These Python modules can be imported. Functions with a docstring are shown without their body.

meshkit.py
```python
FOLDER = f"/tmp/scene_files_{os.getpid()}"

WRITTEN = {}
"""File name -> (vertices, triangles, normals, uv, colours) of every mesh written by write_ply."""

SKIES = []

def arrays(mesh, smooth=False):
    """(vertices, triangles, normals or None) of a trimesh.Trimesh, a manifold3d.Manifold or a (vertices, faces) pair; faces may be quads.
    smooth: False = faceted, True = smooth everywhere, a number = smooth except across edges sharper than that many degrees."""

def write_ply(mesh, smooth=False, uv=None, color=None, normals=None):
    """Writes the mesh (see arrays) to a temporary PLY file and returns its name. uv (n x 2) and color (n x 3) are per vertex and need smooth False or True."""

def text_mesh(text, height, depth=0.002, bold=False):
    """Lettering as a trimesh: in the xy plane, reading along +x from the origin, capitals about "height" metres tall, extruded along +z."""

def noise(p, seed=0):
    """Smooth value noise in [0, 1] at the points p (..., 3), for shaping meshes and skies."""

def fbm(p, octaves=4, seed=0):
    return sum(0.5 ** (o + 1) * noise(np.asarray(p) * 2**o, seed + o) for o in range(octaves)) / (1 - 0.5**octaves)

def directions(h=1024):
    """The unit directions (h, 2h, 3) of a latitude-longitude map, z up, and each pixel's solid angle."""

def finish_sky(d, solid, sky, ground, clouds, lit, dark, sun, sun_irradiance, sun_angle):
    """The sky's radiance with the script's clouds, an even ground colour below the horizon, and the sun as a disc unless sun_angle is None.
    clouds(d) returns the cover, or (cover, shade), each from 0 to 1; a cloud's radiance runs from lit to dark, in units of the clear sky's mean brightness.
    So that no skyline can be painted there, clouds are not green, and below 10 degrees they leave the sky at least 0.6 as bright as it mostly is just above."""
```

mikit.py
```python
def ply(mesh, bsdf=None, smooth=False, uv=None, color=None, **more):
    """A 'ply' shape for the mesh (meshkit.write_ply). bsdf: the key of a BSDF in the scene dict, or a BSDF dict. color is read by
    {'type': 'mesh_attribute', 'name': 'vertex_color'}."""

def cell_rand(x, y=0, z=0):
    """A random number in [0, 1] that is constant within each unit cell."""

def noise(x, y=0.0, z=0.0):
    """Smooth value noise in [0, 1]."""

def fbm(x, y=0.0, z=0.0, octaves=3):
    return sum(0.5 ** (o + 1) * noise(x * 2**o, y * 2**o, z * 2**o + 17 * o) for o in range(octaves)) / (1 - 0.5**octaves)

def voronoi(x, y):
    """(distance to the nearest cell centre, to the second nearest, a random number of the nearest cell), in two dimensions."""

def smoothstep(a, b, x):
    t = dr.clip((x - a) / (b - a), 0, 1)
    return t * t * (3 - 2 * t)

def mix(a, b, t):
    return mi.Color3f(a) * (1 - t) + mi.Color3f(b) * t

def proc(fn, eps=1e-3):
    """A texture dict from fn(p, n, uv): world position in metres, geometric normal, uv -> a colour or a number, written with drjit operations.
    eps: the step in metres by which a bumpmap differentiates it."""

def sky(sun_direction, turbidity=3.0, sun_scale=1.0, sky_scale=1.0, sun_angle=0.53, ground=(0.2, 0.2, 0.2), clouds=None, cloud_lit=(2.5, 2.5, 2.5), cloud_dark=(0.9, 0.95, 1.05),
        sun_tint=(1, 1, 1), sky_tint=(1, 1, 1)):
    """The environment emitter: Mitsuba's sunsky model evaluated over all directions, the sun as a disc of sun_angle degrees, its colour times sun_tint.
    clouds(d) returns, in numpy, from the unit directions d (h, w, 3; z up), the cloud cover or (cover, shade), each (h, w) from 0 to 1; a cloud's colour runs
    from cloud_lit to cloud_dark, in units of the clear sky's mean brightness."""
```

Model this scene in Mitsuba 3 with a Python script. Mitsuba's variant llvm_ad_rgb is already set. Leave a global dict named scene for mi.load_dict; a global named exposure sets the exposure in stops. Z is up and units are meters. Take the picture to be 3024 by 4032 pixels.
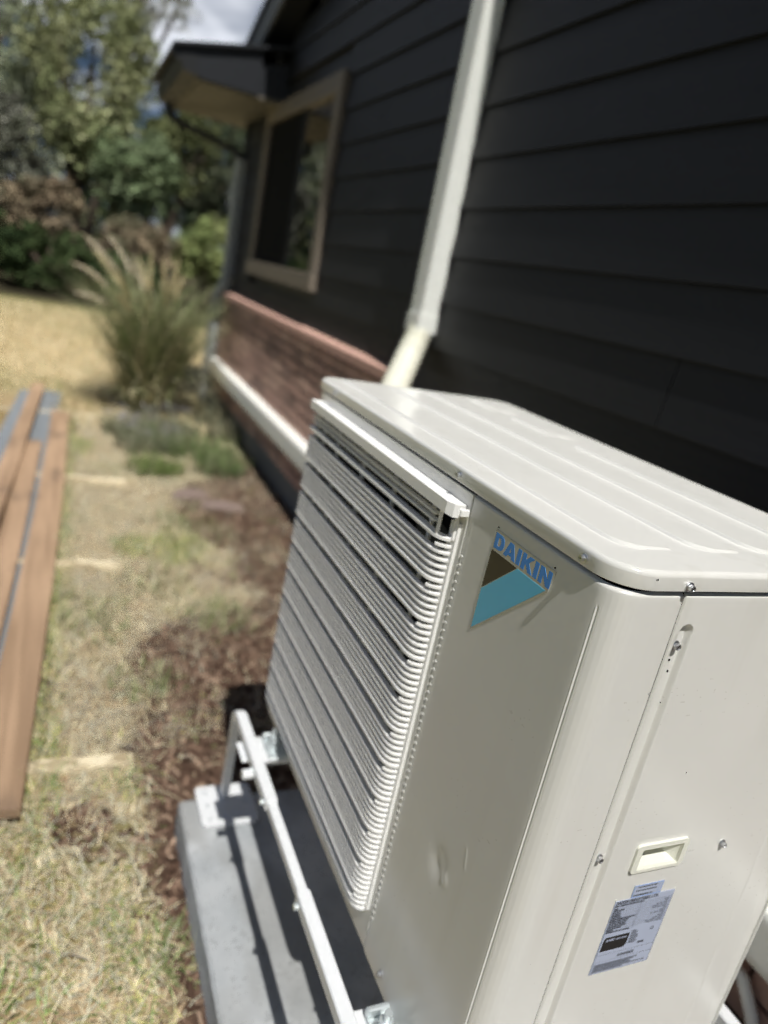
import math, random
import numpy as np, trimesh, mitsuba as mi, drjit as dr
import mikit, meshkit
from mikit import noise, fbm, smoothstep, mix, cell_rand
from shapely.geometry import Polygon, box as sbox
from scipy.spatial import Delaunay

T = mi.ScalarTransform4f
scene, labels = {}, {}

# ------------------------------------------------------------------ camera
CAM = np.array([-0.45274, -0.43689, 0.19131])
RIGHT = np.array([0.906542, -0.375079, 0.193642])
DOWN = np.array([0.054317, -0.351274, -0.934696])
FWD = np.array([0.418606, 0.857859, -0.298071])
scene['camera'] = {
    'type': 'thinlens', 'fov': 56.141, 'fov_axis': 'x',
    'aperture_radius': 0.0047, 'focus_distance': 0.70,
    'near_clip': 0.02, 'far_clip': 500.0,
    'to_world': T().look_at(origin=CAM.tolist(), target=(CAM + FWD).tolist(), up=(-DOWN).tolist()),
}
# ------------------------------------------------------------------ sky and sun
SUN = np.array([-0.08, -0.60, 1.0])


def clouds(d):
    x, y, z = d[..., 0], d[..., 1], np.maximum(d[..., 2], 0.05)
    p = np.stack([x / (z + 0.25) * 1.9 + 4.9, y / (z + 0.25) * 1.9, 0 * z + 3.3], -1)
    n = meshkit.fbm(p, 5, seed=4)
    n2 = meshkit.fbm(p * 2.7 + 9.1, 4, seed=9)
    cov = np.clip((n * 0.7 + n2 * 0.3 - 0.56 + 0.09 * np.exp(-z / 0.25)) / 0.14, 0, 1)
    return cov * 0.92, np.clip((n2 - 0.42) * 1.6, 0, 0.7)


scene['sky'] = mikit.sky(SUN, turbidity=3.0, sky_scale=0.25, sky_tint=(0.92, 1.0, 1.12), sun_tint=(0.94, 1.10, 1.36), clouds=clouds, cloud_lit=(11.4, 11.8, 12.6), cloud_dark=(8.6, 9.1, 10.2))
exposure = 1.76

ZG = -1.15          # ground level; z = 0 is the lid of the outdoor unit
WX = 0.85           # wall plane

# ------------------------------------------------------------------ helpers
USED = {}


def numbered(key):
    n = USED.get(key, 0)
    USED[key] = n + 1
    return key if n == 0 else f'{key}_{n:03d}'


def obj(name, mesh, bsdf, parent=None, smooth=False, **kw):
    key = numbered(f'{parent}__{name}' if parent else name)
    scene[key] = mesh_dict(mesh, bsdf, smooth, **kw)
    return key


def mesh_dict(mesh, bsdf, smooth=False, **kw):
    return mikit.ply(mesh, bsdf, smooth=smooth, **kw)


def thing(name, label, cat, group=None):
    key = numbered(name)
    tag(key, label, cat, group)
    return key


def tag(key, label=None, cat=None, group=None, kind=None):
    d = labels.setdefault(key, {})
    if label: d['label'] = label
    if cat: d['category'] = cat
    if group: d['group'] = group
    if kind: d['kind'] = kind
    return key


def bx(x0, x1, y0, y1, z0, z1):
    m = trimesh.creation.box(extents=(x1 - x0, y1 - y0, z1 - z0))
    m.apply_translation(((x0 + x1) / 2, (y0 + y1) / 2, (z0 + z1) / 2))
    return m


def rbox(x0, x1, y0, y1, z0, z1, c=0.002):
    """box with chamfered edges (hull of three boxes)"""
    import manifold3d as m3
    pts = []
    for a, b, e in ((c, c, 0), (c, 0, c), (0, c, c)):
        for x in (x0 + a, x1 - a):
            for y in (y0 + b, y1 - b):
                for z in (z0 + e, z1 - e):
                    pts.append((x, y, z))
    h = trimesh.convex.convex_hull(np.array(pts))
    return h


def cat(ms):
    return trimesh.util.concatenate(ms)


def hexa(p):
    """solid from 8 points: bottom quad p0..p3, top quad p4..p7"""
    return trimesh.convex.convex_hull(np.array(p, float))


def grid_faces(nu, nv, keep=None):
    i, j = np.meshgrid(np.arange(nu - 1), np.arange(nv - 1), indexing='ij')
    a = (i * nv + j).ravel(); b = a + 1; c = a + nv; d = c + 1
    if keep is not None:
        k = keep.ravel(); a, b, c, d = a[k], b[k], c[k], d[k]
    return np.vstack([np.stack([a, c, d], 1), np.stack([a, d, b], 1)])


def cyl(p0, p1, r, n=20):
    p0, p1 = np.array(p0, float), np.array(p1, float)
    return trimesh.creation.cylinder(radius=r, segment=[p0, p1], sections=n)


def tube(path, r, n=14, closed=True, square=False, up=(0, 0, 1)):
    """sweep a circle (or a square) along a polyline"""
    path = np.array(path, float)
    r = np.broadcast_to(np.asarray(r, float), (len(path),))
    t = np.gradient(path, axis=0)
    t /= np.linalg.norm(t, axis=1, keepdims=True)
    rings = []
    u = np.array(up, float)
    for k in range(len(path)):
        if k:
            u = u_prev
        u = u - t[k] * (u @ t[k])
        if np.linalg.norm(u) < 1e-6:
            u = np.cross(t[k], (1, 0.2, 0.1))
        u /= np.linalg.norm(u)
        u_prev = u
        w = np.cross(t[k], u)
        if square:
            q = 0.18
            prof = [(1, -1 + q), (1, 1 - q), (1 - q, 1), (-1 + q, 1), (-1, 1 - q), (-1, -1 + q), (-1 + q, -1), (1 - q, -1)]
            rings.append([path[k] + r[k] * (a * u + b * w) for a, b in prof])
        else:
            rings.append([path[k] + r[k] * (math.cos(a) * u + math.sin(a) * w) for a in np.linspace(0, 2 * np.pi, n, endpoint=False)])
    m = len(rings[0])
    v = np.array(rings).reshape(-1, 3)
    f = []
    for k in range(len(path) - 1):
        for j in range(m):
            a, b = k * m + j, k * m + (j + 1) % m
            f += [(a, b, b + m), (a, b + m, a + m)]
    if closed:
        c0, c1 = len(v), len(v) + 1
        v = np.vstack([v, path[0], path[-1]])
        e = (len(path) - 1) * m
        for j in range(m):
            f += [(c0, (j + 1) % m, j), (c1, e + j, e + (j + 1) % m)]
    msh = trimesh.Trimesh(v, np.array(f), process=False)
    if msh.volume < 0:
        msh.invert()
    return msh


def arc(c, r, a0, a1, n, ex, ey):
    a = np.linspace(a0, a1, n)
    return [np.array(c) + r * (math.cos(t) * np.array(ex) + math.sin(t) * np.array(ey)) for t in a]


def place_front(m, y, z, x):
    """text drawn in xy -> on a face that looks towards -x"""
    M = np.eye(4); M[:3, :3] = np.array([[0, 0, -1], [-1, 0, 0], [0, 1, 0]]); M[:3, 3] = (x, y, z)
    m = m.copy(); m.apply_transform(M); return m


def place_side(m, x, z, y):
    """text drawn in xy -> on a face that looks towards -y"""
    M = np.eye(4); M[:3, :3] = np.array([[1, 0, 0], [0, 0, -1], [0, 1, 0]]); M[:3, 3] = (x, y, z)
    m = m.copy(); m.apply_transform(M); return m


def text_fit(s, width, height, depth=0.0003, bold=False, slant=0.0):
    m = meshkit.text_mesh(s, height, depth, bold)
    v = m.vertices
    v[:, 0] -= v[:, 0].min()
    v[:, 0] *= width / v[:, 0].max()
    v[:, 0] += slant * v[:, 1]
    m.vertices = v
    return m


# ------------------------------------------------------------------ materials
def rgb(*c):
    return {'type': 'rgb', 'value': list(c)}


def two(b):
    return {'type': 'twosided', 'bsdf': b}


def princ(color, rough=0.5, spec=0.5, metal=0.0, **kw):
    c = color if isinstance(color, dict) else rgb(*color)
    r = rough
    return {'type': 'principled', 'base_color': c, 'roughness': r, 'specular': spec, 'metallic': metal, **kw}


def mat(name, b):
    scene[name] = two(b)
    return name


def paint_col(p, n, uv):
    a = fbm(p.x * 9, p.y * 9, p.z * 6, octaves=3)
    s = smoothstep(0.90, 0.94, noise(p.x * 240, p.y * 240, p.z * 240)) * smoothstep(0.62, 0.75, noise(p.x * 14 + 5, p.y * 14, p.z * 14))
    c = mix((0.60, 0.595, 0.560), (0.635, 0.625, 0.59), a)
    k = smoothstep(0.5, 0.8, fbm(p.x * 46, p.y * 46, p.z * 2.2, octaves=3)) * smoothstep(0.35, 0.7, fbm(p.x * 5 + 2, p.y * 5, p.z * 3, octaves=2))
    c = mix(c, (0.50, 0.485, 0.43), k * 0.22)
    return mix(c, (0.42, 0.40, 0.35), s * 0.35)


def orange_peel(p, n, uv):
    return 0.00006 * noise(p.x * 620, p.y * 620, p.z * 620) + 0.0005 * fbm(p.x * 7, p.y * 7, p.z * 7, octaves=2)


M_PAINT = mat('unit_paint', {'type': 'bumpmap', 'arbitrary': mikit.proc(orange_peel, eps=4e-4), 'scale': 1.0,
                             'bsdf': princ(mikit.proc(paint_col), 0.24, 0.5)})


def peel_fine(p, n, uv):
    return 0.000025 * noise(p.x * 700, p.y * 700, p.z * 700)


M_LID = mat('lid_paint', {'type': 'bumpmap', 'arbitrary': mikit.proc(peel_fine, eps=4e-4), 'scale': 1.0,
                          'bsdf': princ(mikit.proc(paint_col), 0.12, 0.8)})
M_GRILLE = mat('grille_plastic', princ((0.76, 0.755, 0.735), 0.42, 0.45))
M_HANDLE = mat('handle_plastic', princ((0.66, 0.66, 0.58), 0.4, 0.45))
M_DARK = mat('dark_inside', princ((0.012, 0.013, 0.015), 0.7, 0.2))
M_FINS = mat('coil_fins', princ((0.05, 0.055, 0.065), 0.45, 0.4))
M_STEEL = mat('zinc_steel', princ((0.62, 0.63, 0.65), 0.28, 0.5, metal=0.95))


def galv_col(p, n, uv):
    return mix((0.50, 0.55, 0.57), (0.68, 0.72, 0.72), fbm(p.x * 60, p.y * 60, p.z * 60, octaves=3))


M_GALV = mat('galvanised_steel', princ(mikit.proc(galv_col), 0.38, 0.5, metal=0.6))


def standcol(p, n, uv):
    return mix((0.62, 0.635, 0.65), (0.67, 0.68, 0.69), fbm(p.x * 25, p.y * 25, p.z * 25))


M_STAND = mat('white_powder_coat', princ(mikit.proc(standcol), 0.35, 0.5))
M_DUCT = mat('white_vinyl', princ((0.77, 0.78, 0.74), 0.35, 0.45))
M_FLEX = mat('cream_vinyl', princ((0.70, 0.69, 0.58), 0.5, 0.4))


def siding_col(p, n, uv):
    g = fbm(p.y * 3.0, p.z * 120, 0.0, octaves=3)
    w = fbm(p.y * 1.1, p.z * 1.3, 4.0, octaves=3)
    return mix(mix((0.0055, 0.0065, 0.0085), (0.0095, 0.0105, 0.0125), g), (0.014, 0.0145, 0.015), w * 0.5)


def siding_bump(p, n, uv):
    return 0.0007 * fbm(p.y * 4.0, p.z * 160, 0.0, octaves=3) + 0.0008 * noise(p.y * 1.4, p.z * 5, 2.0)


M_SIDING = mat('black_clapboard', {'type': 'bumpmap', 'arbitrary': mikit.proc(siding_bump), 'scale': 1.0,
                                   'bsdf': princ(mikit.proc(siding_col), 0.55, 0.35)})
M_TRIMBLK = mat('black_trim', princ((0.014, 0.015, 0.017), 0.5, 0.4))
M_NAVY = mat('dark_fascia', princ((0.016, 0.018, 0.022), 0.45, 0.45))
M_GREYMETAL = mat('grey_metal', princ((0.31, 0.335, 0.35), 0.4, 0.5))
M_RAKE = mat('grey_rake', princ((0.12, 0.123, 0.128), 0.5, 0.4))


def tan_col(p, n, uv):
    return mix((0.098, 0.09, 0.075), (0.14, 0.128, 0.108), fbm(p.x * 14, p.y * 2.5, p.z * 14))


M_TAN = mat('tan_wood', princ(mikit.proc(tan_col), 0.55, 0.35))


def frame_col(p, n, uv):
    return mix((0.145, 0.122, 0.096), (0.185, 0.158, 0.126), fbm(p.x * 20, p.y * 2.0, p.z * 6))


M_FRAME = mat('window_taupe', princ(mikit.proc(frame_col), 0.5, 0.4))
BRICKS = []
for k, (a, b) in enumerate([((0.36, 0.23, 0.185), (0.45, 0.295, 0.24)), ((0.30, 0.195, 0.16), (0.39, 0.26, 0.21)), ((0.42, 0.28, 0.22), (0.50, 0.345, 0.275)), ((0.22, 0.15, 0.125), (0.30, 0.205, 0.17))]):
    def bcol(p, n, uv, a=a, b=b):
        return mix(a, b, fbm(p.x * 60, p.y * 40, p.z * 60, octaves=3))
    BRICKS.append(mat(f'brick_tone_{k}', princ(mikit.proc(bcol), 0.85, 0.25)))


def mortar_col(p, n, uv):
    return mix((0.06, 0.05, 0.043), (0.11, 0.09, 0.08), fbm(p.x * 50, p.y * 50, p.z * 50))


M_MORTAR = mat('mortar', princ(mikit.proc(mortar_col), 0.95, 0.1))


def sill_col(p, n, uv):
    return mix((0.37, 0.225, 0.18), (0.46, 0.295, 0.24), fbm(p.x * 50, p.y * 20, p.z * 50))


M_SILL = mat('sill_brick', princ(mikit.proc(sill_col), 0.8, 0.25))


def found_col(p, n, uv):
    return mix((0.11, 0.115, 0.11), (0.19, 0.195, 0.185), fbm(p.x * 8, p.y * 8, p.z * 14, octaves=4))


M_FOUND = mat('foundation_concrete', princ(mikit.proc(found_col), 0.9, 0.2))


def pad_col(p, n, uv):
    a = fbm(p.x * 7, p.y * 7, p.z * 7, octaves=4)
    s = noise(p.x * 320, p.y * 320, p.z * 320)
    st = smoothstep(0.48, 0.68, fbm(p.x * 7 + 7, p.y * 3.2, 1.0, octaves=4))
    a = smoothstep(0.25, 0.75, a)
    c = mix((0.30, 0.318, 0.33), (0.46, 0.472, 0.48), a)
    c = mix(c, (0.17, 0.175, 0.175), smoothstep(0.70, 0.78, noise(p.x * 150, p.y * 150, p.z * 150)) * 0.3)
    c = mix(c, (0.42, 0.43, 0.43), smoothstep(0.62, 0.9, s) * 0.5)
    return mix(c, (0.22, 0.22, 0.21), st * 0.6)


def pad_bump(p, n, uv):
    return 0.0022 * fbm(p.x * 130, p.y * 130, p.z * 130, octaves=3) + 0.004 * fbm(p.x * 14, p.y * 14, p.z * 14)


M_PAD = mat('pad_concrete', {'type': 'bumpmap', 'arbitrary': mikit.proc(pad_bump), 'scale': 1.0, 'bsdf': princ(mikit.proc(pad_col), 0.85, 0.25)})


def deck_col(p, n, uv):
    g = fbm(p.x * 75, p.y * 2.2, 1.0, octaves=4)
    w = fbm(p.x * 5, p.y * 1.6, 6.0, octaves=3)
    st = smoothstep(0.6, 0.75, fbm(p.x * 9 + 3, p.y * 5, 2.0, octaves=3))
    c = mix((0.26, 0.17, 0.105), (0.43, 0.29, 0.185), smoothstep(0.25, 0.75, g * 0.55 + w * 0.45))
    return mix(c, (0.17, 0.115, 0.078), st * 0.6)


M_DECK = mat('brown_composite', princ(mikit.proc(deck_col), 0.7, 0.3))


def deckb_col(p, n, uv):
    return mix((0.16, 0.175, 0.19), (0.22, 0.24, 0.26), fbm(p.x * 60, p.y * 2, 0.0))


M_DECKB = mat('grey_board_back', princ(mikit.proc(deckb_col), 0.65, 0.3))
M_BADGE = mat('badge_silver', princ((0.50, 0.49, 0.45), 0.3, 0.5, metal=0.3))
M_BLUE = mat('logo_blue', princ((0.05, 0.225, 0.60), 0.35, 0.5))
M_CYAN = mat('logo_light_blue', princ((0.11, 0.46, 0.68), 0.3, 0.5))
M_BROWN = mat('logo_dark', princ((0.035, 0.026, 0.017), 0.3, 0.5))
M_LABEL = mat('label_film', princ((0.37, 0.41, 0.52), 0.35, 0.5))
M_INK = mat('label_ink', princ((0.012, 0.013, 0.018), 0.5, 0.3))
M_INKG = mat('label_ink_grey', princ((0.06, 0.066, 0.085), 0.5, 0.3))
M_BLKLBL = mat('label_black', princ((0.015, 0.016, 0.017), 0.3, 0.5))
M_SCREEN = mat('dark_mesh', princ((0.007, 0.0075, 0.008), 0.9, 0.1))
M_RUBBER = mat('black_rubber', princ((0.02, 0.02, 0.021), 0.8, 0.2))
scene['window_glass'] = {'type': 'thindielectric', 'int_ior': 1.52}
VC = {'type': 'mesh_attribute', 'name': 'vertex_color'}
M_SOIL = mat('soil_and_thatch', {'type': 'diffuse', 'reflectance': VC})
M_BLADE = mat('blade', {'type': 'principledthin', 'base_color': VC, 'roughness': 0.6, 'diff_trans': 0.5, 'spec_reflect' if False else 'eta': 1.3}) if False else mat('blade', princ(VC, 0.6, 0.3))
scene['leaf'] = {'type': 'principledthin', 'base_color': VC, 'roughness': 0.55, 'diff_trans': 0.45, 'eta': 1.33}


def bark_col(p, n, uv):
    return mix((0.06, 0.045, 0.035), (0.16, 0.125, 0.095), fbm(p.x * 12, p.y * 12, p.z * 3, octaves=3))


M_BARK = mat('bark', princ(mikit.proc(bark_col), 0.9, 0.2))
M_STONE = mat('pink_stone', princ((0.20, 0.15, 0.13), 0.85, 0.2))
def pale_col(p, n, uv):
    return mix((0.36, 0.29, 0.18), (0.70, 0.61, 0.43), smoothstep(0.3, 0.6, fbm(p.x * 16, p.y * 30, 1.0, octaves=3)))


M_PALE = mat('pale_timber', princ(mikit.proc(pale_col), 0.8, 0.2))
M_CHIP = mat('bark_chip', {'type': 'diffuse', 'reflectance': VC})
M_ORANGE = mat('orange_fabric', princ((0.75, 0.32, 0.06), 0.7, 0.3))
M_TARP = mat('blue_fabric', princ((0.03, 0.06, 0.14), 0.6, 0.3))
M_PALEGREEN = mat('pale_green_panel', princ((0.32, 0.40, 0.34), 0.7, 0.3))

# ================================================================== THE GROUND
rng = np.random.default_rng(11)


def nz(x, y, s, o=3, seed=0):
    return meshkit.fbm(np.stack([np.asarray(x) * s, np.asarray(y) * s, np.zeros_like(x) + seed * 3.7], -1), o, seed)


def mulch_amount(x, y):
    """1 = bare bark mulch, 0 = lawn; the bed lies along the wall"""
    edge = np.interp(y, [-1, 0.5, 0.8, 1.1, 1.3, 1.55, 1.72, 1.95, 2.2, 2.6, 2.9, 3.2, 3.8, 4.5], [-0.235, -0.235, -0.235, -0.245, -0.25, -0.14, -0.25, -0.17, 0.25, 0.30, 0.17, 0.08, 0.30, 0.75])
    w = (nz(x, y, 5.0, 3, 2) - 0.5) * 0.38 * np.interp(y, [1.15, 1.5], [0.3, 1.0])
    m = np.clip((np.asarray(x) - edge + w) / 0.07, 0, 1)
    spot = np.clip((nz(x, y, 3.1, 3, 21) - 0.60) / 0.06, 0, 1) * (np.asarray(y) < 3.2)
    return np.maximum(m * np.clip((6.5 - np.asarray(y)) / 0.8, 0, 1), spot * 0.6)


def pale_strip(x, y):
    s = 0
    for y0, xa, xb, h in ((3.62, -0.37, -0.03, 0.05), (2.50, -0.41, -0.18, 0.033), (1.235, -0.36, -0.24, 0.03), (5.08, -0.33, -0.2, 0.05)):
        yy = y - y0 - (nz(x, y, 6, 2, 31) - 0.5) * 0.05
        s = np.maximum(s, np.clip(1.4 - np.abs(yy) / h, 0, 1) * np.clip((x - xa) / 0.03, 0, 1) * np.clip((xb - x) / 0.03, 0, 1))
    return s


def ground_z(x, y):
    z = ZG + (nz(x, y, 4.0, 3, 5) - 0.5) * 0.035
    z = z + np.clip((x - 0.40) / 0.25, 0, 1) * np.clip((1.3 - y) / 0.4, 0, 1) * 0.15
    far = np.clip((y - 13) / 20, 0, 1)
    return z + far * 0.3


def ground_color(x, y):
    n1, n2, n3 = nz(x, y, 2.3, 4, 1), nz(x, y, 9.0, 3, 7), nz(x, y, 38.0, 2, 8)
    straw, green, yel = np.array([0.40, 0.325, 0.195]), np.array([0.16, 0.185, 0.08]), np.array([0.30, 0.27, 0.09])
    far = np.clip((y - 5.0) / 1.5, 0, 1)[..., None]
    g = np.clip((n1 - 0.49) / 0.12, 0, 1)[..., None]
    c = straw * (1 - g) + (green * 0.5 + yel * 0.5) * g
    tan = np.array([0.29, 0.195, 0.105])
    t = np.clip((nz(x, y, 1.7, 3, 12) - 0.47) / 0.1, 0, 1)[..., None]
    c = c * (1 - t * 0.75) + tan * t * 0.75
    lf = np.clip((-1.25 - x) / 0.5, 0, 1)[..., None]
    c = c * (1 - lf) + np.array([0.15, 0.155, 0.06]) * lf
    lawn = np.array([0.58, 0.465, 0.27]) * (0.86 + 0.28 * n2[..., None])
    gl = np.clip((nz(x * 0.45, y, 0.7, 3, 15) - 0.55) / 0.10, 0, 1)
    gl = np.maximum(gl, np.clip((-1.6 - x + (n1 - 0.5) * 1.5) / 1.2, 0, 1))
    gl = gl[..., None]
    edge = np.clip((y - 10.2) / 1.3, 0, 1)[..., None]
    lawn = lawn * (1 - 0.7 * gl) + np.array([0.27, 0.24, 0.10]) * 0.7 * gl
    lawn = lawn * (1 - 0.6 * edge) + np.array([0.20, 0.20, 0.08]) * 0.6 * edge
    c = c * (1 - far) + lawn * far
    m = mulch_amount(x, y)[..., None]
    mul = np.array([0.095, 0.060, 0.044]) * (0.55 + 0.9 * n2[..., None])
    c = c * (1 - m) + mul * m
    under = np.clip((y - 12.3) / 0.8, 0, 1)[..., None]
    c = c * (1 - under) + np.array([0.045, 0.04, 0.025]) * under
    return np.clip(c * (0.72 + 0.55 * n3[..., None]), 0.01, 0.8)


xs = np.unique(np.concatenate([np.linspace(-60, -8, 14), np.linspace(-8, -1.6, 22), np.arange(-1.6, 1.1, 0.02), np.linspace(1.1, 8, 24), np.linspace(8, 60, 14)]))
ys = np.unique(np.concatenate([np.linspace(-40, -1, 12), np.arange(-1.0, 6.5, 0.025), np.arange(6.5, 15, 0.12), np.linspace(15, 120, 30)]))
gx, gy = np.meshgrid(xs, ys, indexing='ij')
gz = ground_z(gx, gy)
tag(obj('ground', trimesh.Trimesh(np.stack([gx, gy, gz], -1).reshape(-1, 3), grid_faces(len(xs), len(ys)), process=False), M_SOIL, None, True,
        color=ground_color(gx, gy).reshape(-1, 3)), 'dry straw coloured lawn and bark mulch bed beside the house', None, None, 'structure')


def blades(n, xr, yr, color_fn, h0, h1, wid, lie0, lie1, keep=None, seed=0):
    """bent blades as small ribbons: vertices, faces, colours"""
    r = np.random.default_rng(seed)
    x, y = r.uniform(*xr, n), r.uniform(*yr, n)
    if keep is not None:
        k = r.uniform(size=n) < keep(x, y)
        x, y = x[k], y[k]
    n = len(x)
    z = ground_z(x, y)
    a = r.uniform(0, 2 * np.pi, n)
    L = r.uniform(h0, h1, n)
    lie = r.uniform(lie0, lie1, n)
    w = wid * r.uniform(0.6, 1.3, n)
    dx, dy = np.cos(a), np.sin(a)
    px, py = -np.sin(a), np.cos(a)
    P = np.stack([x, y, z], -1)
    D = np.stack([dx * np.sin(lie), dy * np.sin(lie), np.cos(lie)], -1)
    D2 = np.stack([dx * np.sin(np.minimum(lie + 0.5, 1.62)), dy * np.sin(np.minimum(lie + 0.5, 1.62)), np.cos(np.minimum(lie + 0.5, 1.62))], -1)
    S = np.stack([px, py, 0 * px], -1) * w[:, None] / 2
    m = P + D * (L * 0.55)[:, None]
    t = m + D2 * (L * 0.45)[:, None]
    lift = np.array([0, 0, 0.004])
    v = np.stack([P - S + lift, P + S + lift, m - S * 0.8 + lift, m + S * 0.8 + lift, t + lift], 1).reshape(-1, 3)
    b = np.arange(n)[:, None] * 5
    f = (b[:, :, None] + np.array([[0, 1, 3], [0, 3, 2], [2, 3, 4]])[None]).reshape(-1, 3)
    c = np.repeat(color_fn(x, y, r), 5, axis=0)
    return v, f, c


def green_zone(x, y):
    """greener along the deck boards and at the edge of the bed, bleached in between"""
    xb = -0.40 + (y - 5.0) * 0.022
    near_boards = np.exp(-((x - xb - 0.03) / 0.04) ** 2)
    n = np.clip((nz(x, y, 3.3, 4, 1) - 0.50) / 0.09, 0, 1)
    mid = np.exp(-((x - xb - 0.14) / 0.055) ** 2) * (y < 3.4)
    left = np.clip((xb + 0.02 - x) / 0.05, 0, 1) * (y < 1.1)
    return np.clip(n * 0.95 * (1 - 0.75 * mid) + near_boards * 1.0 + left * 0.2, 0, 1) * np.interp(y, [1.0, 1.35], [0.55, 1.0])


def col_near(x, y, r):
    g = green_zone(x, y)
    n = len(x)
    pick = r.uniform(size=n)
    straw = np.array([0.66, 0.57, 0.38]) * r.uniform(0.65, 1.25, (n, 1))
    grey = np.array([0.57, 0.55, 0.42]) * r.uniform(0.6, 1.2, (n, 1))
    tan = np.array([0.50, 0.375, 0.24]) * r.uniform(0.6, 1.2, (n, 1))
    gr = np.array([0.185, 0.265, 0.085]) * r.uniform(0.6, 1.35, (n, 1))
    ye = np.array([0.50, 0.48, 0.19]) * r.uniform(0.7, 1.25, (n, 1))
    c = np.where((pick < 0.30)[:, None], grey, np.where((pick < 0.52)[:, None], tan, straw))
    isg = r.uniform(size=n) < g * 0.72
    c = np.where(isg[:, None], np.where((r.uniform(size=n) < 0.42)[:, None], ye, gr), c)
    ps = pale_strip(x, y)[:, None]
    return c * (1 - ps) + np.array([0.66, 0.58, 0.40]) * ps


parts = [
    blades(120000, (-1.3, 0.75), (0.25, 5.2), col_near, 0.025, 0.065, 0.0028, 0.7, 1.6, lambda x, y: np.clip(1 - mulch_amount(x, y) * 0.93, 0, 1), 1),
    blades(22000, (-0.8, 0.3), (0.3, 5.0), col_near, 0.04, 0.085, 0.003, 0.1, 0.9, lambda x, y: green_zone(x, y) * np.clip(1 - mulch_amount(x, y), 0, 1), 2),
    blades(9000, (-0.45, -0.02), (1.1, 5.2), lambda x, y, r: np.array([0.62, 0.53, 0.34]) * r.uniform(0.8, 1.15, (len(x), 1)), 0.03, 0.08, 0.006, 1.35, 1.6, lambda x, y: pale_strip(x, y), 3),
    blades(46000, (-4.0, 2.4), (4.8, 12.0), lambda x, y, r: np.where((r.uniform(size=len(x)) < 0.82)[:, None], np.array([0.66, 0.545, 0.33]), np.array([0.26, 0.25, 0.10])) * r.uniform(0.75, 1.2, (len(x), 1)), 0.03, 0.08, 0.010, 0.4, 1.5,
           lambda x, y: (1 - mulch_amount(x, y)) * ~((x > 0.75) & (y < 6.6)), 4),
]


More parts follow.
